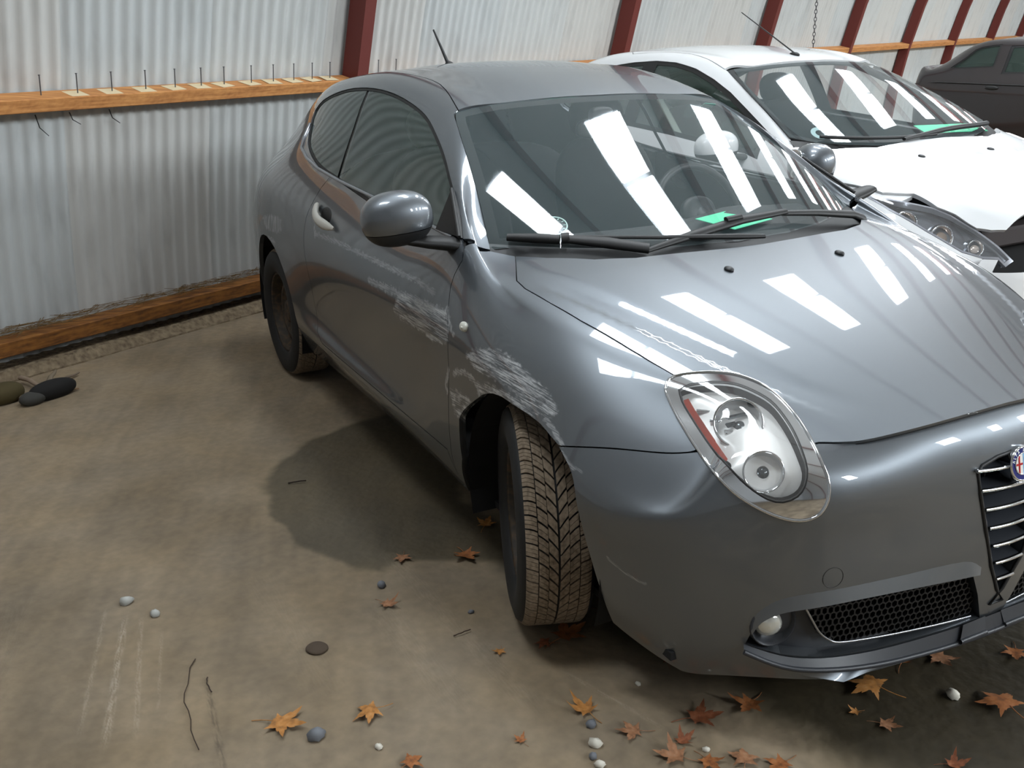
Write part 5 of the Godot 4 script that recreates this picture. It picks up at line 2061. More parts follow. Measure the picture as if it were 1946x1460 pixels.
	lathe(td, aim(q0, Vector3(-0.15, 0.85, 0.5)), [Vector2(0.0, 0.045), Vector2(0.0, 0.022)], 24)
	tag(commit("parking_disc", td, flat(Color(0.55, 0.66, 0.66), 0.6)), "round pale disc sticker in the white car's windscreen corner", "parking disc")
	debris()

func debris() -> void:
	# heap of odds and ends at the foot of the ledge
	for q in DEBRIS:
		var st := new_st()
		var p: Vector3 = q[1]
		match q[0]:
			"broken_stick":
				var e: Vector3 = q[2]
				tube(st, [p, p.lerp(e, 0.4) + Vector3(0, 0.008, 0), p.lerp(e, 0.75), e], [q[3], q[3] * 0.9, q[3] * 0.7, q[3] * 0.5], 7, 0.7)
			"flower_pot":
				lathe(st, aim(p, q[2]), [Vector2(0.0, 0.0), Vector2(0.0, q[3] * 0.75), Vector2(q[3] * 2.6, q[3]), Vector2(q[3] * 2.6, q[3] * 0.9), Vector2(0.02, q[3] * 0.65), Vector2(0.02, 0.0)], 24)
			_:
				blob(st, Transform3D(Basis(Vector3.UP, 0.5), p), q[2], 2.2)
		tag(commit(q[0], st, flat(q[4], 0.85)), q[5], q[6])

# x, z, size, colour, shape, label
func leaf_spots() -> Array:
	return [
		[-0.818, -0.426, 0.0601, 0, -1, "curled orange maple leaf left of the turned front tyre"],
		[-0.674, -0.580, 0.0479, 1, -1, "small dull leaf in the shade behind the front tyre"],
		[-1.340, 0.163, 0.0538, 1, -1, "orange maple leaf with a long stalk, alone on the pale slab"],
		[-1.542, 0.097, 0.0670, 1, -1, "flattened yellow-brown leaf beside the grey shard"],
		[-0.881, 0.399, 0.0533, 1, -1, "yellow-orange maple leaf above the cluster of white pebbles"],
		[-0.953, 0.083, 0.0253, 1, -1, "tiny pale yellow leaf below the front tyre"],
		[-0.767, 0.108, 0.0703, 0, -1, "bright orange leaf lying right under the front tyre's tread"],
		[-0.834, 0.110, 0.0371, 2, -1, "brown leaf scrap left of the leaf under the front tyre"],
		[-0.614, 0.062, 0.0437, 2, -1, "rust leaf tucked between front tyre and bumper"],
		[-0.592, 0.328, 0.0297, 2, -1, "brown leaf at the lower edge of the bumper corner"],
		[-0.523, 0.570, 0.0568, 0, -1, "upright orange leaf on the border of the dark shaded damp slab"],
		[-0.664, 0.552, 0.0597, 2, -1, "rust orange maple leaf on pale slab in front of the bumper"],
		[-0.224, 0.663, 0.0755, 1, -1, "large crumpled leaf just below the splitter tip"],
		[0.028, 0.651, 0.0535, 3, -1, "pinkish brown leaf in the dark under the lower grille"],
		[-0.065, 0.616, 0.0527, 0, -1, "orange leaf beside the splitter edge under the bumper"],
		[-0.320, 0.710, 0.0222, 1, -1, "tiny round yellow leaf on the shaded damp slab"],
		[-0.296, 0.777, 0.0374, 3, -1, "small tan leaf on the dark shaded damp slab"],
		[-0.001, 0.861, 0.0770, 0, -1, "two-lobed orange leaf on the dark slab, apart from the others"],
		[0.217, 0.730, 0.0502, 0, -1, "orange leaf under the shield grille"],
		[-0.746, 0.600, 0.0352, 2, -1, "rust leaf at the top of the leaf heap"],
		[-0.789, 0.637, 0.0530, 3, -1, "dusty pink leaf in the leaf heap in front of the bumper"],
		[-0.735, 0.681, 0.0407, 0, -1, "bright orange leaf in the leaf heap"],
		[-0.664, 0.720, 0.0512, 3, -1, "broad tan leaf cut by the frame's lower edge"],
		[-0.599, 0.767, 0.0473, 0, -1, "orange leaf beside the broad tan leaf"],
		[-0.270, 0.945, 0.0365, 2, -1, "rust leaf at the lower edge of the dark slab"],
		[-1.068, 0.422, 0.0226, 0, -1, "small orange leaf crumb near the white pebbles"],
		[-0.996, -0.509, 0.0429, 3, -1, "withered grey-brown leaf on the edge of the dark shaded damp patch"],
		[-1.322, 0.374, 0.0404, 0, -1, "orange leaf half cut off below the pale slab"],
		[-0.823, 0.519, 0.0459, 3, -1, "pale beige leaf right of the white pebbles"],
		[-1.134, -0.280, 0.0423, 3, -1, "flat grey leaf below the dark shaded damp patch"],
	]

func pebble_spots() -> Array:
	return [
		[-1.795, -0.653, 0.0200, 0, "white stone, the upper of two left of the white streaks"],
		[-1.731, -0.545, 0.0162, 0, "pale stone at the head of the white streaks"],
		[-1.480, 0.183, 0.0225, 1, "blue-grey shard beside the flattened leaf"],
		[-1.365, 0.286, 0.0103, 2, "white pebble below the orange leaf with the long stalk"],
		[-0.898, 0.451, 0.0144, 1, "grey-blue pebble under the yellow-orange leaf"],
		[-0.925, 0.514, 0.0167, 2, "largest white pebble of the cluster"],
		[-0.951, 0.546, 0.0114, 1, "grey pebble below the largest white one"],
		[-0.952, 0.576, 0.0126, 2, "white pebble lowest in the cluster"],
		[-0.071, 0.777, 0.0189, 2, "white pebble alone on the dark shaded damp slab"],
		[-0.714, 0.648, 0.0090, 2, "small white pebble in the leaf heap"],
		[-1.112, -0.383, 0.0160, 1, "dark grey chip below the dark shaded damp patch"],
		[-0.940, -0.126, 0.0091, 1, "small grey chip below the rubbed pale streak"],
		[-0.713, 0.373, 0.0083, 2, "tiny white crumb in front of the bumper corner"],
	]

func twig_spots() -> Array:
	return [
		[-1.671, -0.268, -1.752, 0.097, 0.0016, Color(0.20,0.15,0.11), "long thin dark twig lying lengthwise on the slab"],
		[-1.032, -0.040, -0.980, -0.040, 0.0020, Color(0.25,0.19,0.14), "short twig beside the pale rubbed streaks"],
		[-1.161, -1.228, -1.100, -1.210, 0.0030, Color(0.16,0.11,0.08), "bent twig inside the dark shaded damp patch"],
		[-1.659, -0.171, -1.666, -0.102, 0.0020, Color(0.2,0.15,0.11), "tiny twig right of the long thin twig"],
	]

var DEBRIS := [
	["broken_stick", Vector3(-2.128, 0.012, -2.706), Vector3(-1.742, 0.012, -2.727), 0.011, Color(0.50, 0.40, 0.30), "pale broken stick, front of the debris heap", "stick"],
	["broken_stick", Vector3(-1.864, 0.020, -2.857), Vector3(-1.821, 0.050, -2.945), 0.014, Color(0.46, 0.41, 0.34), "short grey stick leaning on the ledge above the debris", "stick"],
	["broken_stick", Vector3(-1.975, 0.030, -2.976), Vector3(-1.894, 0.020, -2.806), 0.016, Color(0.52, 0.45, 0.38), "pale split stick behind the olive stone in the debris", "stick"],
	["broken_stick", Vector3(-1.819, 0.012, -2.858), Vector3(-1.720, 0.014, -2.973), 0.010, Color(0.44, 0.38, 0.32), "bent grey root lying right of the debris heap", "stick"],
	["dark_lump", Vector3(-1.853, 0.035, -2.700), Vector3(0.115, 0.045, 0.05), 0, Color(0.045, 0.035, 0.03), "dark brown hollow lump in the debris heap", "lump"],
	["olive_stone", Vector3(-2.052, 0.040, -2.733), Vector3(0.09, 0.05, 0.06), 0, Color(0.27, 0.23, 0.11), "olive brown stone at the left end of the debris heap", "stone"],
	["grey_stone", Vector3(-1.941, 0.025, -2.645), Vector3(0.06, 0.03, 0.045), 0, Color(0.22, 0.215, 0.20), "grey rounded stone in front of the debris heap", "stone"],
	["mud_lump", Vector3(-1.375, 0.004, -0.162), Vector3(0.028, 0.008, 0.03), 0, Color(0.27, 0.22, 0.17), "flat brown clod on the slab below the shaded damp patch", "clod"],
]

const LEDGE_TOP := [[9355, 3248], [9699, 3582], [10211, 3838], [10973, 3961], [12271, 4014], [13858, 4033], [15638, 4051], [16269, 3750]]
const LEDGE_EDGE := [[9442, 2935], [9711, 3262], [10259, 3497], [11043, 3594], [12349, 3655], [13917, 3645], [15688, 3608], [16165, 3591]]
const LIP_TOP := [[9226, 2654], [10347, 2376], [11576, 2244], [13050, 2172], [14730, 2186], [16505, 2205], [17974, 2255], [17200, 2255]]
const LIP_MID := [[9231, 2581], [10360, 2227], [11596, 2062], [13084, 1929], [14786, 1889], [16587, 1874], [18063, 1954], [17200, 1954]]
const LIP_LOW := [[9254, 2480], [10373, 2072], [11614, 1890], [13111, 1743], [14829, 1664], [16647, 1643], [18123, 1760], [17200, 1760]]
const WIRE := [[10986, 3557], [11237, 3209], [11508, 2846], [11813, 2615], [12139, 2496], [13109, 2428], [14700, 2350], [16316, 2251]]
const SPLITTER_TOP := [Vector3(-0.632, 0.254, 0.659), Vector3(-0.562, 0.214, 0.698), Vector3(-0.473, 0.192, 0.734), Vector3(-0.380, 0.177, 0.752), Vector3(-0.310, 0.171, 0.761)]
const SPLITTER_LOW := [Vector3(-0.595, 0.205, 0.627), Vector3(-0.566, 0.190, 0.675), Vector3(-0.504, 0.175, 0.725), Vector3(-0.438, 0.165, 0.769), Vector3(-0.310, 0.159, 0.761)]

# outlines of body panels, in tenths of a millimetre, each in the unfolded plane that its maker names
func outline(called: String) -> PackedVector2Array:
	match called:
		"hood": return pts([-100,-1390,537,-1390,1976,-1476,3893,-1627,4947,-2049,5933,-2965,6518,-3788,7187,-2416,7233,-1845,7114,-713,6911,503,6688,1399,6519,2093,6340,2740,6113,3435,5996,3463,5837,3530,5679,3607,5564,3669,5447,3738,5334,3810,5231,3883,5108,3979,4999,4078,4899,4191,4805,4321,4720,4464,4650,4614,4597,4764,4559,4920,4537,5098,4533,5249,4537,5412,4550,5583,4572,5757,4598,5901,4631,6051,4668,6202,4707,6348,4746,6484,4611,6526,4481,6615,4351,6703,4210,6788,4106,6848,4004,6905,3879,6964,3704,7029,3572,7071,3418,7115,3247,7160,3063,7204,2873,7247,2680,7287,2491,7322,2303,7354,2109,7383,1910,7408,1707,7430,1499,7450,1287,7466,1073,7480,856,7491,634,7499,407,7503,174,7503,-68,7498,-318,7489,-100,7529])
		"fender": return pts([-3784,11894,-2420,10872,-1856,10735,-744,10709,462,10703,1357,10740,2054,10735,2710,10735,3419,10759,3390,10541,3410,10380,3502,10168,3591,10071,3706,9961,3840,9847,3950,9759,4070,9668,4198,9576,4331,9485,4471,9393,4617,9301,4762,9212,4901,9131,4825,8957,4738,8833,4642,8710,4549,8601,4447,8494,4290,8343,4175,8241,4038,8124,3884,7996,3719,7861,3548,7722,3379,7583,3235,7463,3083,7340,2925,7214,2757,7086,2581,6956,2396,6827,2199,6698,2113,6675,1933,6728,1746,6782,1552,6844,1336,6897,1169,6916,984,6926,786,6930,566,6927,328,6919,94,6913,-234,6918,-533,6916,-1032,6848,-1358,6752,-1694,6627,-2241,6325,-2701,6055,-3150,5769,-3389,5562,-3564,5376,-3751,4154,-4732,3158,-4776,3187,-5018,3192,-4521,4435,-4308,5987,-4095,6726,-3960,7665,-4316,8972,-4421,9304,-4449,9819,-4380,10446,-4679,11008,-4435,11519])
		"door": return pts([-4380,10446,-4449,9819,-4421,9304,-4316,8972,-3960,7665,-4095,6726,-4308,5987,-4521,4435,-4879,3495,-5000,4050,-10000,4050,-17200,4050,-18000,4400,-18400,5500,-18450,7500,-18200,9200,-17562,10873,-17057,11622,-12904,11168,-8429,11174,-4999,11228])
		"side": return pts([-4999,11228,-5857,12018,-6097,12204,-6336,12392,-6568,12578,-6792,12762,-7084,13000,-7368,13235,-7664,13477,-7965,13730,-8284,13993,-8637,14262,-8931,14469,-9259,14685,-9602,14901,-9954,15111,-10428,15385,-10916,15648,-11453,15885,-11890,16036,-12364,16171,-12852,16289,-13343,16393,-13820,16476,-14310,16545,-14802,16597,-15300,16634,-15959,16653,-16639,16646,-17347,16620,-18081,16573,-18852,16507,-19620,16415,-20375,16283,-21120,16123,-21801,15961,-22591,15737,-23138,15462,-23436,15098,-23297,14577,-22959,14186,-22474,13726,-21987,13291,-21603,12961,-20711,12488,-20077,12234,-19416,12009,-18771,11850,-18153,11736,-17592,11669,-17057,11622,-17562,10873,-18200,9200,-18450,7500,-18400,5500,-18000,4400,-17200,4050,-10000,4050,-5000,4050,-4879,3495,-4934,3168,-4400,2000,-20000,2000,-21639,2779,-21540,3381,-21546,3990,-21658,4590,-21871,5161,-22179,5687,-22574,6152,-23042,6541,-23571,6844,-24145,7052,-24745,7157,-25355,7157,-25955,7052,-26529,6844,-27058,6541,-27526,6152,-27921,5687,-28229,5161,-28442,4590,-28554,3990,-28560,3381,-28461,2779,-29500,2000,-29700,6000,-29700,10000,-29300,12000,-28000,14600,-26600,17200,-26200,17520,-24500,17601,-22000,17697,-19500,17871,-18604,18208,-17499,18102,-16761,18101,-16183,18142,-15655,18176,-14967,18206,-14327,18222,-13737,18188,-13015,18052,-12210,17762,-11537,17452,-10868,17101,-10277,16782,-10186,16481,-9760,16178,-9361,15887,-8996,15613,-8668,15363,-8314,15085,-8004,14835,-7697,14568,-7448,14339,-7194,14096,-6945,13850,-6702,13608,-6467,13373,-6236,13140,-5998,12903,-5745,12656,-5470,12396,-5171,12124,-4844,11845,-4480,11562])
		"roof": return pts([4500,-26200,4800,-24500,5000,-22000,5050,-19500,4808,-18604,4941,-17499,4940,-16761,4889,-16183,4832,-15655,4757,-14967,4681,-14327,4644,-13737,4672,-13015,4806,-12210,4949,-11537,5099,-10868,5219,-10277,4000,-10300,2200,-10150,-100,-10080,-100,-26800])
		"wind": return pts([-100,-10040,2200,-10120,4000,-10250,5300,-10300,5361,-10182,5505,-9845,5599,-9490,5688,-9153,5769,-8842,5858,-8484,5937,-8159,6025,-7810,6102,-7515,6183,-7206,6265,-6899,6343,-6607,6418,-6334,6492,-6072,6564,-5816,6637,-5559,6712,-5299,6786,-5041,6859,-4788,6927,-4545,6200,-4065,5000,-3205,3600,-2532,2000,-2093,0,-1913,-100,-1913])
		"bumper": return pts([2724,6172,3002,6221,3273,6265,3538,6305,3798,6341,4052,6372,4299,6399,4540,6422,4825,6445,5115,6465,5399,6481,5668,6495,5909,6507,6115,6518,6404,6536,6598,6553,6780,6571,6976,6595,7161,6621,7345,6649,7489,6600,7622,6529,7758,6469,7909,6455,8068,6464,8205,6403,8340,6333,8473,6264,8648,6179,8823,6102,9007,6029,9155,5975,9310,5921,9466,5871,9619,5827,9818,5775,10014,5730,10202,5697,10381,5678,10551,5670,10709,5678,10858,5705,10995,5748,11108,5809,11193,5893,11255,5993,11295,6098,11311,6207,11305,6318,11283,6422,11220,6548,11113,6683,11038,6770,10950,6861,10849,6952,10738,7037,10915,7049,11134,7041,11353,7033,11581,7029,11746,7028,11906,7027,12092,7032,12336,7045,12511,7059,12712,7076,12930,7095,13160,7117,13396,7138,13631,7160,13859,7178,14082,7197,14307,7215,14534,7232,14763,7249,14993,7265,15224,7278,15455,7290,15686,7300,15919,7308,16153,7313,16389,7317,16630,7318,16875,7315,19000,7420,19000,500,12000,500,4845,2080,4768,2237,4686,2383,4597,2554,4519,2716,4434,2899,4350,3080,4277,3239,4205,3404,4149,3545,4089,3690,4026,3838,3961,3992,3885,4192,3828,4350,3763,4530,3693,4717,3622,4897,3555,5057,3489,5236,3435,5403,3369,5557,3273,5698,3136,5827,2971,5944,2792,6058,2616,6173])
		"opening": return pts([9276,2628,9413,2906,9622,3218,9987,3456,10756,3568,11781,3657,13373,3678,15031,3666,16011,3597,16293,2980,16539,2210,14724,2220,13045,2203,11574,2259,10346,2391])
		"meshzone": return pts([10986,3557,11781,3657,13373,3678,15031,3666,15960,3594,16146,3019,16461,2236,14700,2350,13109,2428,12139,2496,11813,2615,11508,2846,11237,3209])
		"grille": return pts([16903,6446,16247,6386,15804,6258,15693,6135,15871,5589,16204,4682,16576,3680,16940,2931,17210,2575,17500,2455,18000,2455,18000,6526])
		"headout": return pts([-2571,3553,-2688,3464,-2749,3369,-2760,3199,-2720,3092,-2661,2963,-2589,2821,-2528,2709,-2459,2589,-2386,2466,-2307,2340,-2223,2209,-2132,2074,-2040,1941,-1950,1816,-1864,1699,-1780,1587,-1695,1478,-1608,1362,-1520,1244,-1431,1147,-1340,1059,-1250,979,-1129,887,-1008,808,-879,734,-775,680,-666,629,-555,582,-447,541,-306,495,-166,460,-31,437,97,426,220,429,335,448,443,484,543,536,626,603,689,689,736,789,767,895,781,1004,781,1118,769,1229,730,1369,663,1530,617,1644,565,1776,506,1920,442,2067,386,2189,324,2317,258,2448,189,2577,118,2696,25,2834,-73,2964,-173,3084,-273,3190,-402,3306,-531,3399,-667,3480,-816,3552,-972,3611,-1128,3657,-1276,3687,-1424,3702,-1579,3707,-1706,3705,-1839,3698,-1972,3685,-2101,3668,-2272,3638,-2438,3599])
		"lens": return pts([-2473,3208,-2371,3288,-2234,3362,-2082,3404,-1900,3440,-1721,3465,-1556,3477,-1394,3476,-1239,3460,-1092,3425,-952,3373,-816,3311,-678,3241,-544,3160,-422,3067,-318,2960,-226,2840,-141,2712,-59,2575,17,2430,84,2284,143,2137,195,1990,240,1850,301,1657,339,1475,338,1294,308,1130,251,998,161,891,28,803,-129,749,-287,744,-463,787,-602,851,-753,938,-896,1035,-1024,1138,-1145,1251,-1271,1378,-1372,1484,-1477,1618,-1586,1754,-1693,1886,-1800,2028,-1908,2181,-2013,2333,-2106,2473,-2216,2638,-2309,2786,-2382,2917,-2439,3072])
		"glass": return pts([-17057,11622,-17592,11669,-18153,11736,-18771,11850,-19416,12009,-20077,12234,-20711,12488,-21603,12961,-21987,13291,-22474,13726,-22959,14186,-23297,14577,-23436,15098,-23138,15462,-22591,15737,-21801,15961,-21120,16123,-20375,16283,-19620,16415,-18852,16507,-18081,16573,-17347,16620,-16639,16646,-15959,16653,-15300,16634,-14802,16597,-14310,16545,-13820,16476,-13343,16393,-12852,16289,-12364,16171,-11890,16036,-11453,15885,-10916,15648,-10428,15385,-9954,15111,-9602,14901,-9259,14685,-8931,14469,-8637,14262,-8284,13993,-7965,13730,-7664,13477,-7368,13235,-7084,13000,-6792,12762,-6568,12578,-6336,12392,-6097,12204,-5857,12018,-4999,11228,-8429,11174,-12904,11168])
		"bline": return pts([-17279,16185,-16731,14400,-16561,12974,-16206,11760])
		"frit": return pts([5110,-10264,5317,-10194,5505,-9845,5599,-9490,5688,-9153,5769,-8842,5858,-8484,5937,-8159,6025,-7810,6102,-7515,6183,-7206,6265,-6899,6343,-6607,6418,-6334,6492,-6072,6564,-5816,6637,-5559,6712,-5299,6786,-5041,6859,-4788,6927,-4545])
		"rear": return pts([29305,2195,30658,5042,31122,8578,31509,9791,31252,11348,30989,12811,30700,13020,33100,13179,35800,13178,44000,13000,44000,500,32000,500])
		"w_hood": return pts([-100,-1650,1000,-1680,4031,-1474,5968,-2160,6880,-2804,7447,-3528,7978,-2001,8092,-693,8067,-167,7845,1588,7719,2186,6908,3125,6691,4123,6326,4730,5979,5547,5616,5964,5196,6302,3500,6502,-100,6602])
		"w_lamp": return pts([759,9752,2072,9655,4015,10574,4583,10668,5576,10574,6397,10353,6948,10098,6843,9581,6591,9687,6226,9285,5595,8980,4320,9029,2843,9190])
		"w_glass": return pts([-19829,16424,-17797,16837,-15750,17052,-14021,16969,-12279,16603,-10649,15984,-9102,15171,-7489,14095,-5888,13003,-5241,12558,-5000,10500,-6000,10800,-12000,11400,-19000,11800,-24500,12200,-25500,13000,-24500,14000])
		"w_roof": return pts([4600,-27500,4800,-26000,5000,-23000,5000,-19000,5358,-18483,5206,-16664,5098,-15065,5082,-13603,5285,-11935,5470,-10460,4000,-10000,2200,-9850,-100,-9750,-100,-28000])
		"w_wind": return pts([-100,-9580,2200,-9680,4000,-9900,5300,-10200,5503,-10220,6262,-7490,7075,-3987,6200,-3050,5000,-2407,3600,-1897,2000,-1557,0,-1416,-100,-1416])
		"w_side": return pts([-3987,12511,-3132,11472,-2001,10492,-693,9945,-167,9912,1588,10002,2186,10012,3125,10809,2843,9190,4320,9029,5595,8980,6222,9300,6000,6800,6000,2000,3600,2000,3411,2779,3510,3381,3504,3990,3392,4590,3179,5161,2871,5687,2476,6152,2008,6541,1479,6844,905,7052,305,7157,-305,7157,-905,7052,-1479,6844,-2008,6541,-2476,6152,-2871,5687,-3179,5161,-3392,4590,-3504,3990,-3510,3381,-3411,2779,-4500,2000,-20000,2000,-21639,2779,-21540,3381,-21546,3990,-21658,4590,-21871,5161,-22179,5687,-22574,6152,-23042,6541,-23571,6844,-24145,7052,-24745,7157,-25355,7157,-25955,7052,-26529,6844,-27058,6541,-27526,6152,-27921,5687,-28229,5161,-28442,4590,-28554,3990,-28560,3381,-28461,2779,-29500,2000,-29700,9000,-29500,12000,-29000,15000,-28000,17500,-27500,17506,-26000,17377,-23000,17698,-19000,18240,-18483,17772,-16664,18020,-15065,18135,-13603,18078,-11935,17614,-10460,16971,-10220,16891,-7490,14994,-3987,12511])
		"w_bump": return pts([7200,6200,9000,6504,9783,6495,9500,6000,11500,6000,19000,6000,19000,500,7200,500])
		"d_q": return pts([-33957,12909,-32833,14376,-32171,15501,-31491,15940,-29623,16331,-29385,13651,-29390,13069,-33359,12744])
		"d_f": return pts([-28635,16106,-28309,12158,-15000,13000,-10000,13000,-14000,16600,-20000,16900])
		"damp_shade_patch": return pts([-12430,-12487,-11416,-14348,-9745,-15804,-7309,-17080,-4772,-17444,-6398,-8355,-6180,-5483,-7641,-1743,-7564,-3837,-8741,-4413,-10084,-5006,-10507,-4577,-11099,-5050,-11769,-6088,-12190,-6937,-12743,-7640,-12569,-9039,-12683,-10814])
		"damp_shade_front": return pts([-6445,1113,-5896,2820,-4796,4258,-5133,5482,-5130,6423,-4767,7255,-4729,7882,-4741,8606,-1238,10681,5468,5804,-1870,3325])
		"grime_a": return pts([-18567,-14195,-15866,-14414,-13620,-11669,-12655,-8659,-13907,-6785,-16655,-9255,-18325,-11390])
		"grime_b": return pts([-21485,-8372,-19263,-7806,-18277,-3942,-19434,865,-21611,-310])
		"scuff_a": return pts([-2752,7468,-2448,7689,-1801,7958,-1224,8180,-710,8246,-18,8157,639,8053,1209,7930,1587,7705,1658,7442,1518,7274,1065,7128,425,7173,105,7327,-602,7361,-1293,7284,-2094,7211])
		"scuff_b": return pts([-2055,6519,-1217,6786,-520,6913,241,6934,1096,6921,667,7203,35,7150,-539,7095,-1285,7037,-1941,6889])
		"scuff_c": return pts([-3776,6639,-3463,6809,-2917,6929,-2420,6911,-2052,6799,-1974,6594])
		"scuff_d": return pts([-4172,6097,-3379,6253,-2606,6212,-3283,5555,-3741,5380,-4063,5757])
		"scuff_e": return pts([-4112,6685,-4339,6375,-4500,6160,-4404,5946])
		"scuff_f": return pts([1421,7114,1759,7048,2029,6872,2203,6779])
		"scuff_g": return pts([2321,6571,2552,6440,2753,6367,3036,6423])
		"scuff_h": return pts([-8366,7436,-7449,7325,-6097,7353,-5266,7271,-4430,7346,-3992,7571,-3948,7926,-4329,8420,-5145,8383,-6333,8252,-7633,8161,-7944,7984])
		"scuff_i": return pts([-4301,8575,-4042,8266,-3824,8005,-3651,7854])
		"scuff_j": return pts([-16861,8603,-14276,8767,-10853,8828,-8289,8900,-6635,8950,-5330,8832])
		"scuff_k": return pts([-10582,7959,-7971,8125,-5824,8293,-4358,8364])
		"scuff_l": return pts([-25460,7979,-23505,8369,-21852,8426,-21970,7860,-22989,7611,-24694,7523])
		"scuff_m": return pts([-29562,7345,-28128,7702,-26206,8049,-25286,8030,-26298,7637,-27629,7267])
		"scuff_n": return pts([-17055,8883,-16826,8485])
		"scuff_o": return pts([3952,4742,4255,4718,4582,4742,4927,4847])
		"scuff_p": return pts([-2430,7582,-1282,7603,-421,7636,311,7736])
		"scuff_q": return pts([-24453,7153,-23422,7150])
		"scuff_hole": return pts([985,7508,1120,7589])
		"bline": return pts([-17279,16185,-16731,14400,-16561,12974,-16206,11760])
	return PackedVector2Array()

func grey_cage() -> Array:
	return [
		[7362,2690,-30995,7592,3334,-30831,7798,4521,-31258,7786,6143,-31282,7681,8152,-30998,6285,9456,-31160,5134,10698,-30743,4772,10512,-30299,4317,10512,-30940,2247,10699,-31608,0,10689,-31984],
		[7786,2261,-29275,8042,3258,-29311,8166,4568,-29210,8118,6178,-29202,8081,7907,-29265,7583,9255,-29245,6343,10265,-29343,5544,11142,-29447,4451,11580,-29295,2506,11548,-29113,0,11773,-29021],
		[7998,2069,-25899,8354,3071,-25893,8632,4503,-25914,8673,6138,-25917,8605,8087,-25904,8134,9540,-25901,6364,11006,-25878,5709,12458,-25857,4733,13445,-25890,2603,13864,-25936,0,13930,-25958],
		[7920,2062,-23136,8006,2496,-23137,8629,4140,-23133,8492,6329,-23132,8661,8119,-23134,8144,9938,-23138,6561,11741,-23153,5868,13459,-23159,4673,13698,-23154,2570,13869,-23145,0,14021,-23141],
		[7722,1985,-19548,8791,3739,-19548,8224,4109,-19549,8497,5829,-19548,8746,8183,-19551,7980,10145,-19551,6797,11946,-19489,5725,14030,-19488,4462,13936,-19479,2652,14175,-19474,0,14230,-19474],
		[7693,2001,-15679,8765,3492,-15679,8222,3997,-15678,8449,6011,-15680,8801,8042,-15681,7759,9805,-15633,6903,12026,-15938,5603,14180,-15890,4585,14191,-15953,2532,14491,-15975,0,14518,-15977],
		[7705,2013,-10730,8791,3476,-10730,8185,3879,-10727,8436,6037,-10743,8791,7949,-10668,7753,9602,-10997,6659,12164,-9657,4863,13516,-9987,3885,13210,-9666,2165,13412,-9611,0,13451,-9596],
		[7685,1946,-7409,8713,3406,-7409,8284,4050,-7407,8441,6064,-7422,8791,7714,-7351,7726,9697,-7649,6775,11144,-6482,6446,11283,-7344,4592,11350,-6375,2428,11397,-6067,0,11396,-5916],
		[7753,1901,-4630,7891,2321,-4630,8581,3774,-4629,8455,6137,-4633,8759,7591,-4622,7649,10323,-4646,7218,9643,-4587,7620,9384,-5788,4964,9129,-2648,2936,9062,-1893,0,9036,-1386],
		[7804,1848,-1675,8277,2616,-1674,8527,3807,-1673,8634,6242,-1674,8688,7376,-1673,8403,7944,-1697,7646,8692,-1569,7814,8862,-1777,5210,9503,-670,2666,9295,549,0,9261,703],
		[7830,1807,1132,8243,2557,1127,8601,3780,1125,8706,6421,1128,8633,6251,1142,8170,7599,1132,7344,8366,1137,6966,8481,933,5428,8785,1420,2904,8743,2323,0,8717,2723],
		[7980,1724,3139,8356,2529,3162,8608,4160,3168,8899,4690,3160,8363,6235,3113,7628,7003,3083,6789,7564,3221,6439,7837,3334,5022,8076,3758,2922,8333,3837,0,8373,4025],
		[7344,1494,5520,7659,2059,5429,7715,4066,5408,7613,5792,5441,7498,4824,5587,6375,6410,5839,5556,7049,5105,5296,7595,5081,4693,7256,5754,3073,7370,7159,0,7672,7480],
		[6749,1598,5968,6805,2408,6322,6859,4058,6391,6736,5298,6290,6854,7354,5656,5963,2577,-31549,6013,3314,-31821,6122,4522,-32064,6117,6220,-31966,6029,7742,-31235],
		[5255,1714,7220,5360,2291,7281,5506,4078,7235,5491,5410,7219,5501,6772,7216,4788,2606,-31806,4935,3319,-31971,5049,4527,-32255,5041,6175,-32137,4983,7972,-31868],
		[4037,1443,7442,4114,2363,7599,4286,4107,7594,4284,5198,7461,4090,6743,7716,3683,2599,-32029,3600,3315,-32219,3807,4538,-32484,3849,6123,-32451,3434,8191,-31647],
		[1991,1515,7717,2159,2349,7914,2071,4099,7882,2089,5251,7823,2083,6752,7733,2079,2600,-32078,2098,3315,-32264,2044,4538,-32531,2065,6148,-32474,2046,8027,-31862],
		[0,1493,7768,0,2351,8020,0,4098,8268,0,5252,8167,0,6669,8056,0,2600,-32260,0,3314,-32447,0,4547,-32712,0,6085,-32678,0,8354,-31904],
	]

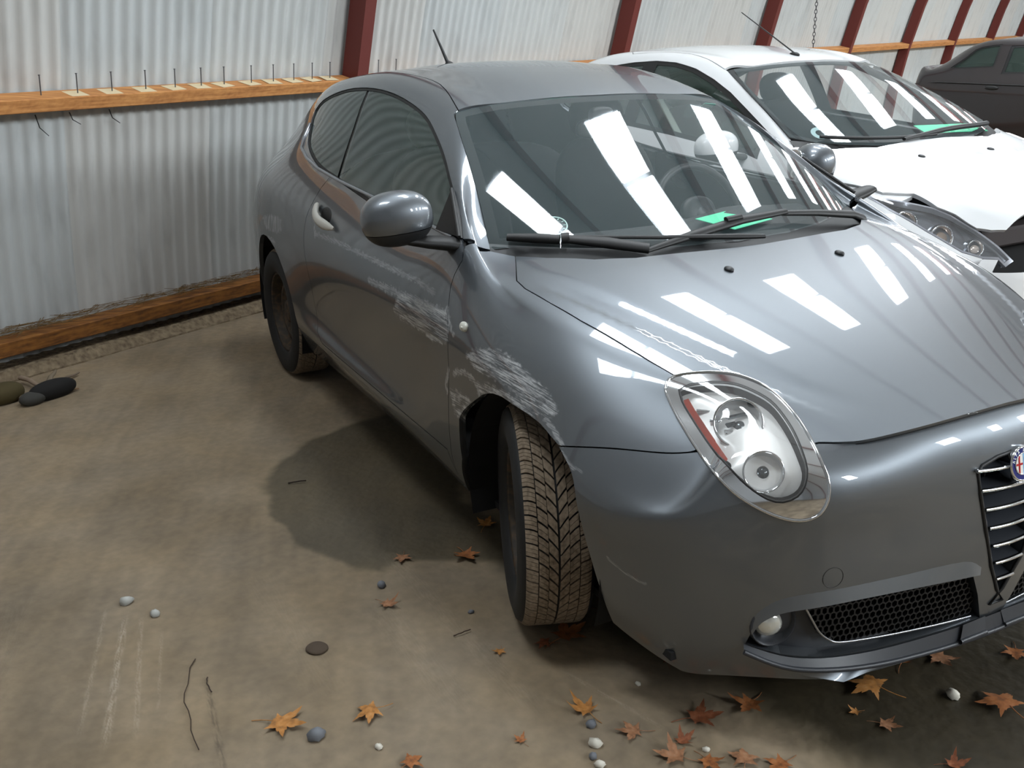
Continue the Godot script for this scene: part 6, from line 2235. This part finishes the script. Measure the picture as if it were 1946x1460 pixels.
func white_cage() -> Array:
	return [
		[7038,3297,-30451,7433,4333,-30287,7729,5363,-30715,7687,7087,-30734,7671,8768,-30456,6337,10009,-30647,5984,12440,-30201,5147,13134,-29751,4146,13139,-30398,2279,13304,-31063,0,13322,-31440],
		[7801,2384,-29519,8107,3410,-29554,8180,4900,-29453,8153,6460,-29447,8036,8427,-29507,7783,9812,-29483,7012,10886,-29585,6005,12919,-29691,4647,13084,-29538,2467,13238,-29357,0,13289,-29264],
		[7957,2174,-25460,8316,3222,-25454,8632,4947,-25475,8664,6265,-25478,8633,8514,-25466,7983,10120,-25464,7187,11579,-25442,5431,12934,-25421,4522,13110,-25453,2650,13408,-25499,0,13416,-25520],
		[7771,2114,-21653,8216,2864,-21653,8562,4268,-21650,8488,6119,-21649,8727,8478,-21651,7923,10536,-21654,6952,12219,-21660,5664,14173,-21660,4592,14154,-21658,2591,14349,-21653,0,14382,-21650],
		[7761,1970,-16923,8060,2627,-16923,8550,4150,-16924,8420,5793,-16923,8743,8374,-16924,7905,10461,-16923,6823,12214,-16906,5465,14468,-16930,4385,14369,-16904,2685,14583,-16885,0,14627,-16880],
		[7683,2004,-12653,8007,2586,-12653,8518,4112,-12653,8393,5932,-12654,8798,8247,-12654,7695,10278,-12638,6884,12405,-12743,5545,14303,-12589,4346,14112,-12737,2537,14303,-12807,0,14302,-12831],
		[7708,2012,-10472,8024,2648,-10472,8536,3962,-10471,8364,5980,-10478,8815,8074,-10446,7671,10351,-10579,6583,11927,-10060,5155,14056,-10799,4032,13666,-10112,2322,13958,-9908,0,14006,-9791],
		[7685,1947,-6649,8008,2552,-6649,8521,4062,-6647,8378,6015,-6656,8817,7931,-6613,7654,10223,-6811,6978,10853,-5979,6400,12242,-6672,4674,11844,-5719,2591,11962,-5374,0,11937,-5199],
		[7753,1901,-3742,8059,2527,-3742,8537,3796,-3742,8463,6091,-3744,8741,7694,-3740,7802,10601,-3729,7379,9890,-3852,7588,10259,-3923,5207,10092,-2201,2831,9791,-1537,0,9691,-1221],
		[7804,1848,-1179,8242,2556,-1178,8531,3838,-1177,8627,6179,-1178,8731,7845,-1177,8024,9334,-1201,7827,9353,-1039,7449,9509,-1604,5226,9443,287,2685,9664,1412,0,9693,1634],
		[7830,1807,1258,8248,2545,1253,8606,3922,1251,8697,5703,1253,8685,7706,1268,7902,9125,1249,7520,9077,1266,7075,9272,1137,5479,9258,1614,2836,9372,2668,0,9383,3013],
		[7980,1724,3341,8353,2572,3364,8626,3917,3370,8809,5824,3361,8583,7532,3317,8045,8270,3293,7514,8404,3477,6792,8857,3281,5671,8836,3897,2955,9105,4140,0,9069,4281],
		[7344,1494,5787,7662,2057,5696,7696,4118,5675,7703,5416,5706,7366,5982,5871,5669,7119,6003,5821,7827,5390,5540,8178,5356,5132,8301,6249,3154,8425,7550,0,8521,7894],
		[6749,1598,5897,6806,2406,6252,6859,4052,6317,6723,5414,6238,6868,6840,5500,6048,2416,-31692,6057,3064,-31962,6131,4264,-32215,6191,6099,-32071,5817,7090,-31544],
		[5255,1714,7238,5361,2295,7300,5502,4060,7248,5515,5454,7259,5414,6673,7160,4766,2647,-31770,4926,3391,-31933,5037,4547,-32227,5062,6410,-32063,4881,7331,-31973],
		[4037,1443,7438,4115,2366,7596,4280,4092,7582,4310,5263,7487,3982,6461,7586,3689,2589,-32037,3603,3310,-32226,3808,4479,-32501,3845,6290,-32424,3470,7482,-31797],
		[1991,1515,7718,2159,2353,7917,2069,4082,7876,2098,5322,7853,2057,6476,7626,2078,2602,-32076,2097,3328,-32260,2044,4497,-32538,2063,6330,-32436,2044,7338,-32003],
		[0,1493,7767,0,2355,8021,0,4082,8261,0,5313,8194,0,6439,7949,0,2599,-32261,0,3322,-32446,0,4502,-32722,0,6264,-32642,0,7656,-32047],
	]

func dark_cage() -> Array:
	return [
		[7642,3655,-37652,8038,5097,-37513,8293,6862,-37323,8157,8791,-37420,8512,9855,-37645,6940,11823,-37885,7096,11982,-37647,6104,12000,-37565,4976,12079,-37550,2772,12145,-37457,0,12201,-37412],
		[7938,2916,-36755,8212,4265,-36794,8542,6547,-36835,8501,8440,-36814,8608,10125,-36757,7970,11173,-36703,7605,11353,-36754,5840,11443,-36777,4688,11482,-36784,2539,11542,-36805,0,11582,-36816],
		[8009,2685,-36138,8325,4049,-36128,8582,6210,-36120,8665,8152,-36124,8746,10029,-36138,8014,11127,-36148,7578,11431,-36140,6141,11572,-36134,4930,11591,-36131,2410,11602,-36127,0,11642,-36125],
		[8023,2543,-33484,8292,3971,-33486,8665,5901,-33487,8695,8457,-33486,8812,9785,-33484,8011,11055,-33482,7440,11934,-33481,6479,13375,-33482,5849,13540,-33481,2757,13766,-33479,0,13807,-33479],
		[7901,2142,-30927,8230,3361,-30926,8689,5910,-30926,8691,8037,-30926,8782,9999,-30926,8071,10948,-30929,7208,12394,-30938,6149,14494,-30940,4850,14224,-30948,2589,14491,-30958,0,14510,-30962],
		[7774,2088,-24026,8189,2959,-24026,8587,5428,-24026,8668,7768,-24025,8776,9892,-24028,8109,10781,-24025,7190,12330,-23969,5896,14104,-23974,4777,14074,-23937,2775,14282,-23893,0,14303,-23875],
		[7804,2103,-10941,8199,3070,-10941,8613,5535,-10940,8667,7986,-10943,8818,9765,-10939,8028,10676,-10903,6995,12328,-11208,5480,14525,-11113,4560,14338,-11287,2582,14714,-11452,0,14735,-11526],
		[7810,2101,-7250,8216,3030,-7249,8594,5542,-7247,8701,7570,-7258,8706,9532,-7201,8070,10879,-7517,7027,11288,-6088,6924,11072,-6692,4903,11681,-5901,2414,11721,-5341,0,11671,-5020],
		[7753,2091,-2025,8126,2972,-2030,8633,5831,-2031,8645,7484,-2032,8691,9210,-2019,7891,10051,-1941,7584,9957,-2322,7263,10185,-2081,5128,9961,-966,2968,9935,191,0,9924,217],
		[7984,2136,3326,8370,3231,3348,8958,4911,3353,8907,6983,3346,8965,8429,3322,8041,9196,3105,7639,9436,3437,6406,9470,3237,4857,9693,3833,2383,9726,4134,0,9836,4391],
		[7103,1964,6738,7459,3130,6648,7689,4515,6618,7547,5788,6693,7424,6939,6653,6165,7682,7698,5664,8263,6659,4692,8307,6363,4507,8344,6687,2794,8397,7681,0,8504,7788],
		[6812,2009,6910,6856,3152,7265,6868,4640,7324,6752,6051,7274,6868,7533,6431,5889,3460,-37629,5900,4887,-38135,5968,6761,-38888,6133,8733,-38581,5283,9822,-37395],
		[5239,1998,8235,5347,3145,8297,5509,4605,8246,5457,5990,8253,5637,7338,8160,4807,3510,-38037,4970,4938,-38364,5058,6788,-38894,5165,8752,-38650,4684,9815,-38047],
		[4041,2000,8439,4115,3148,8595,4292,4612,8592,4265,6012,8451,4153,7367,8731,3679,3498,-38221,3596,4927,-38597,3786,6780,-39170,3889,8752,-38955,3242,9796,-37966],
		[1991,2000,8717,2158,3148,8913,2074,4609,8890,2073,6012,8793,2152,7344,8858,2080,3500,-38280,2101,4930,-38642,2038,6780,-39221,2098,8758,-38922,1916,9777,-38386],
		[0,2000,8767,0,3148,9017,0,4609,9278,0,6018,9123,0,7321,9235,0,3500,-38460,0,4929,-38824,0,6779,-39409,0,8761,-39102,0,9764,-38532],
	]

const WS_GREY := [0.93520,-0.16633,0.03425,-0.44908,1.32750,-1.00544,-0.09445,-0.05352,0.00370,0.01498,-0.32317,-0.26322]
const WS_WHITE := [0.99656,-0.12537,0.07976,-0.34756,1.36998,-0.95674,-0.09791,-0.14358,0.00950,0.01558,-0.21284,-0.26510]
const BONNET := [0.92458,-0.15654,-0.15112,-0.07439,0.15739,0.00664,-0.25080,-0.25293,-0.23241,0.18509,-0.01840]
const HOOD_EDGE := [Vector3(-0.0537,0.9438,-0.139),Vector3(-0.1976,0.9458,-0.1476),Vector3(-0.3893,0.9466,-0.1627),Vector3(-0.4947,0.9464,-0.2049),Vector3(-0.5933,0.9452,-0.2965),Vector3(-0.6518,0.9412,-0.3788)]
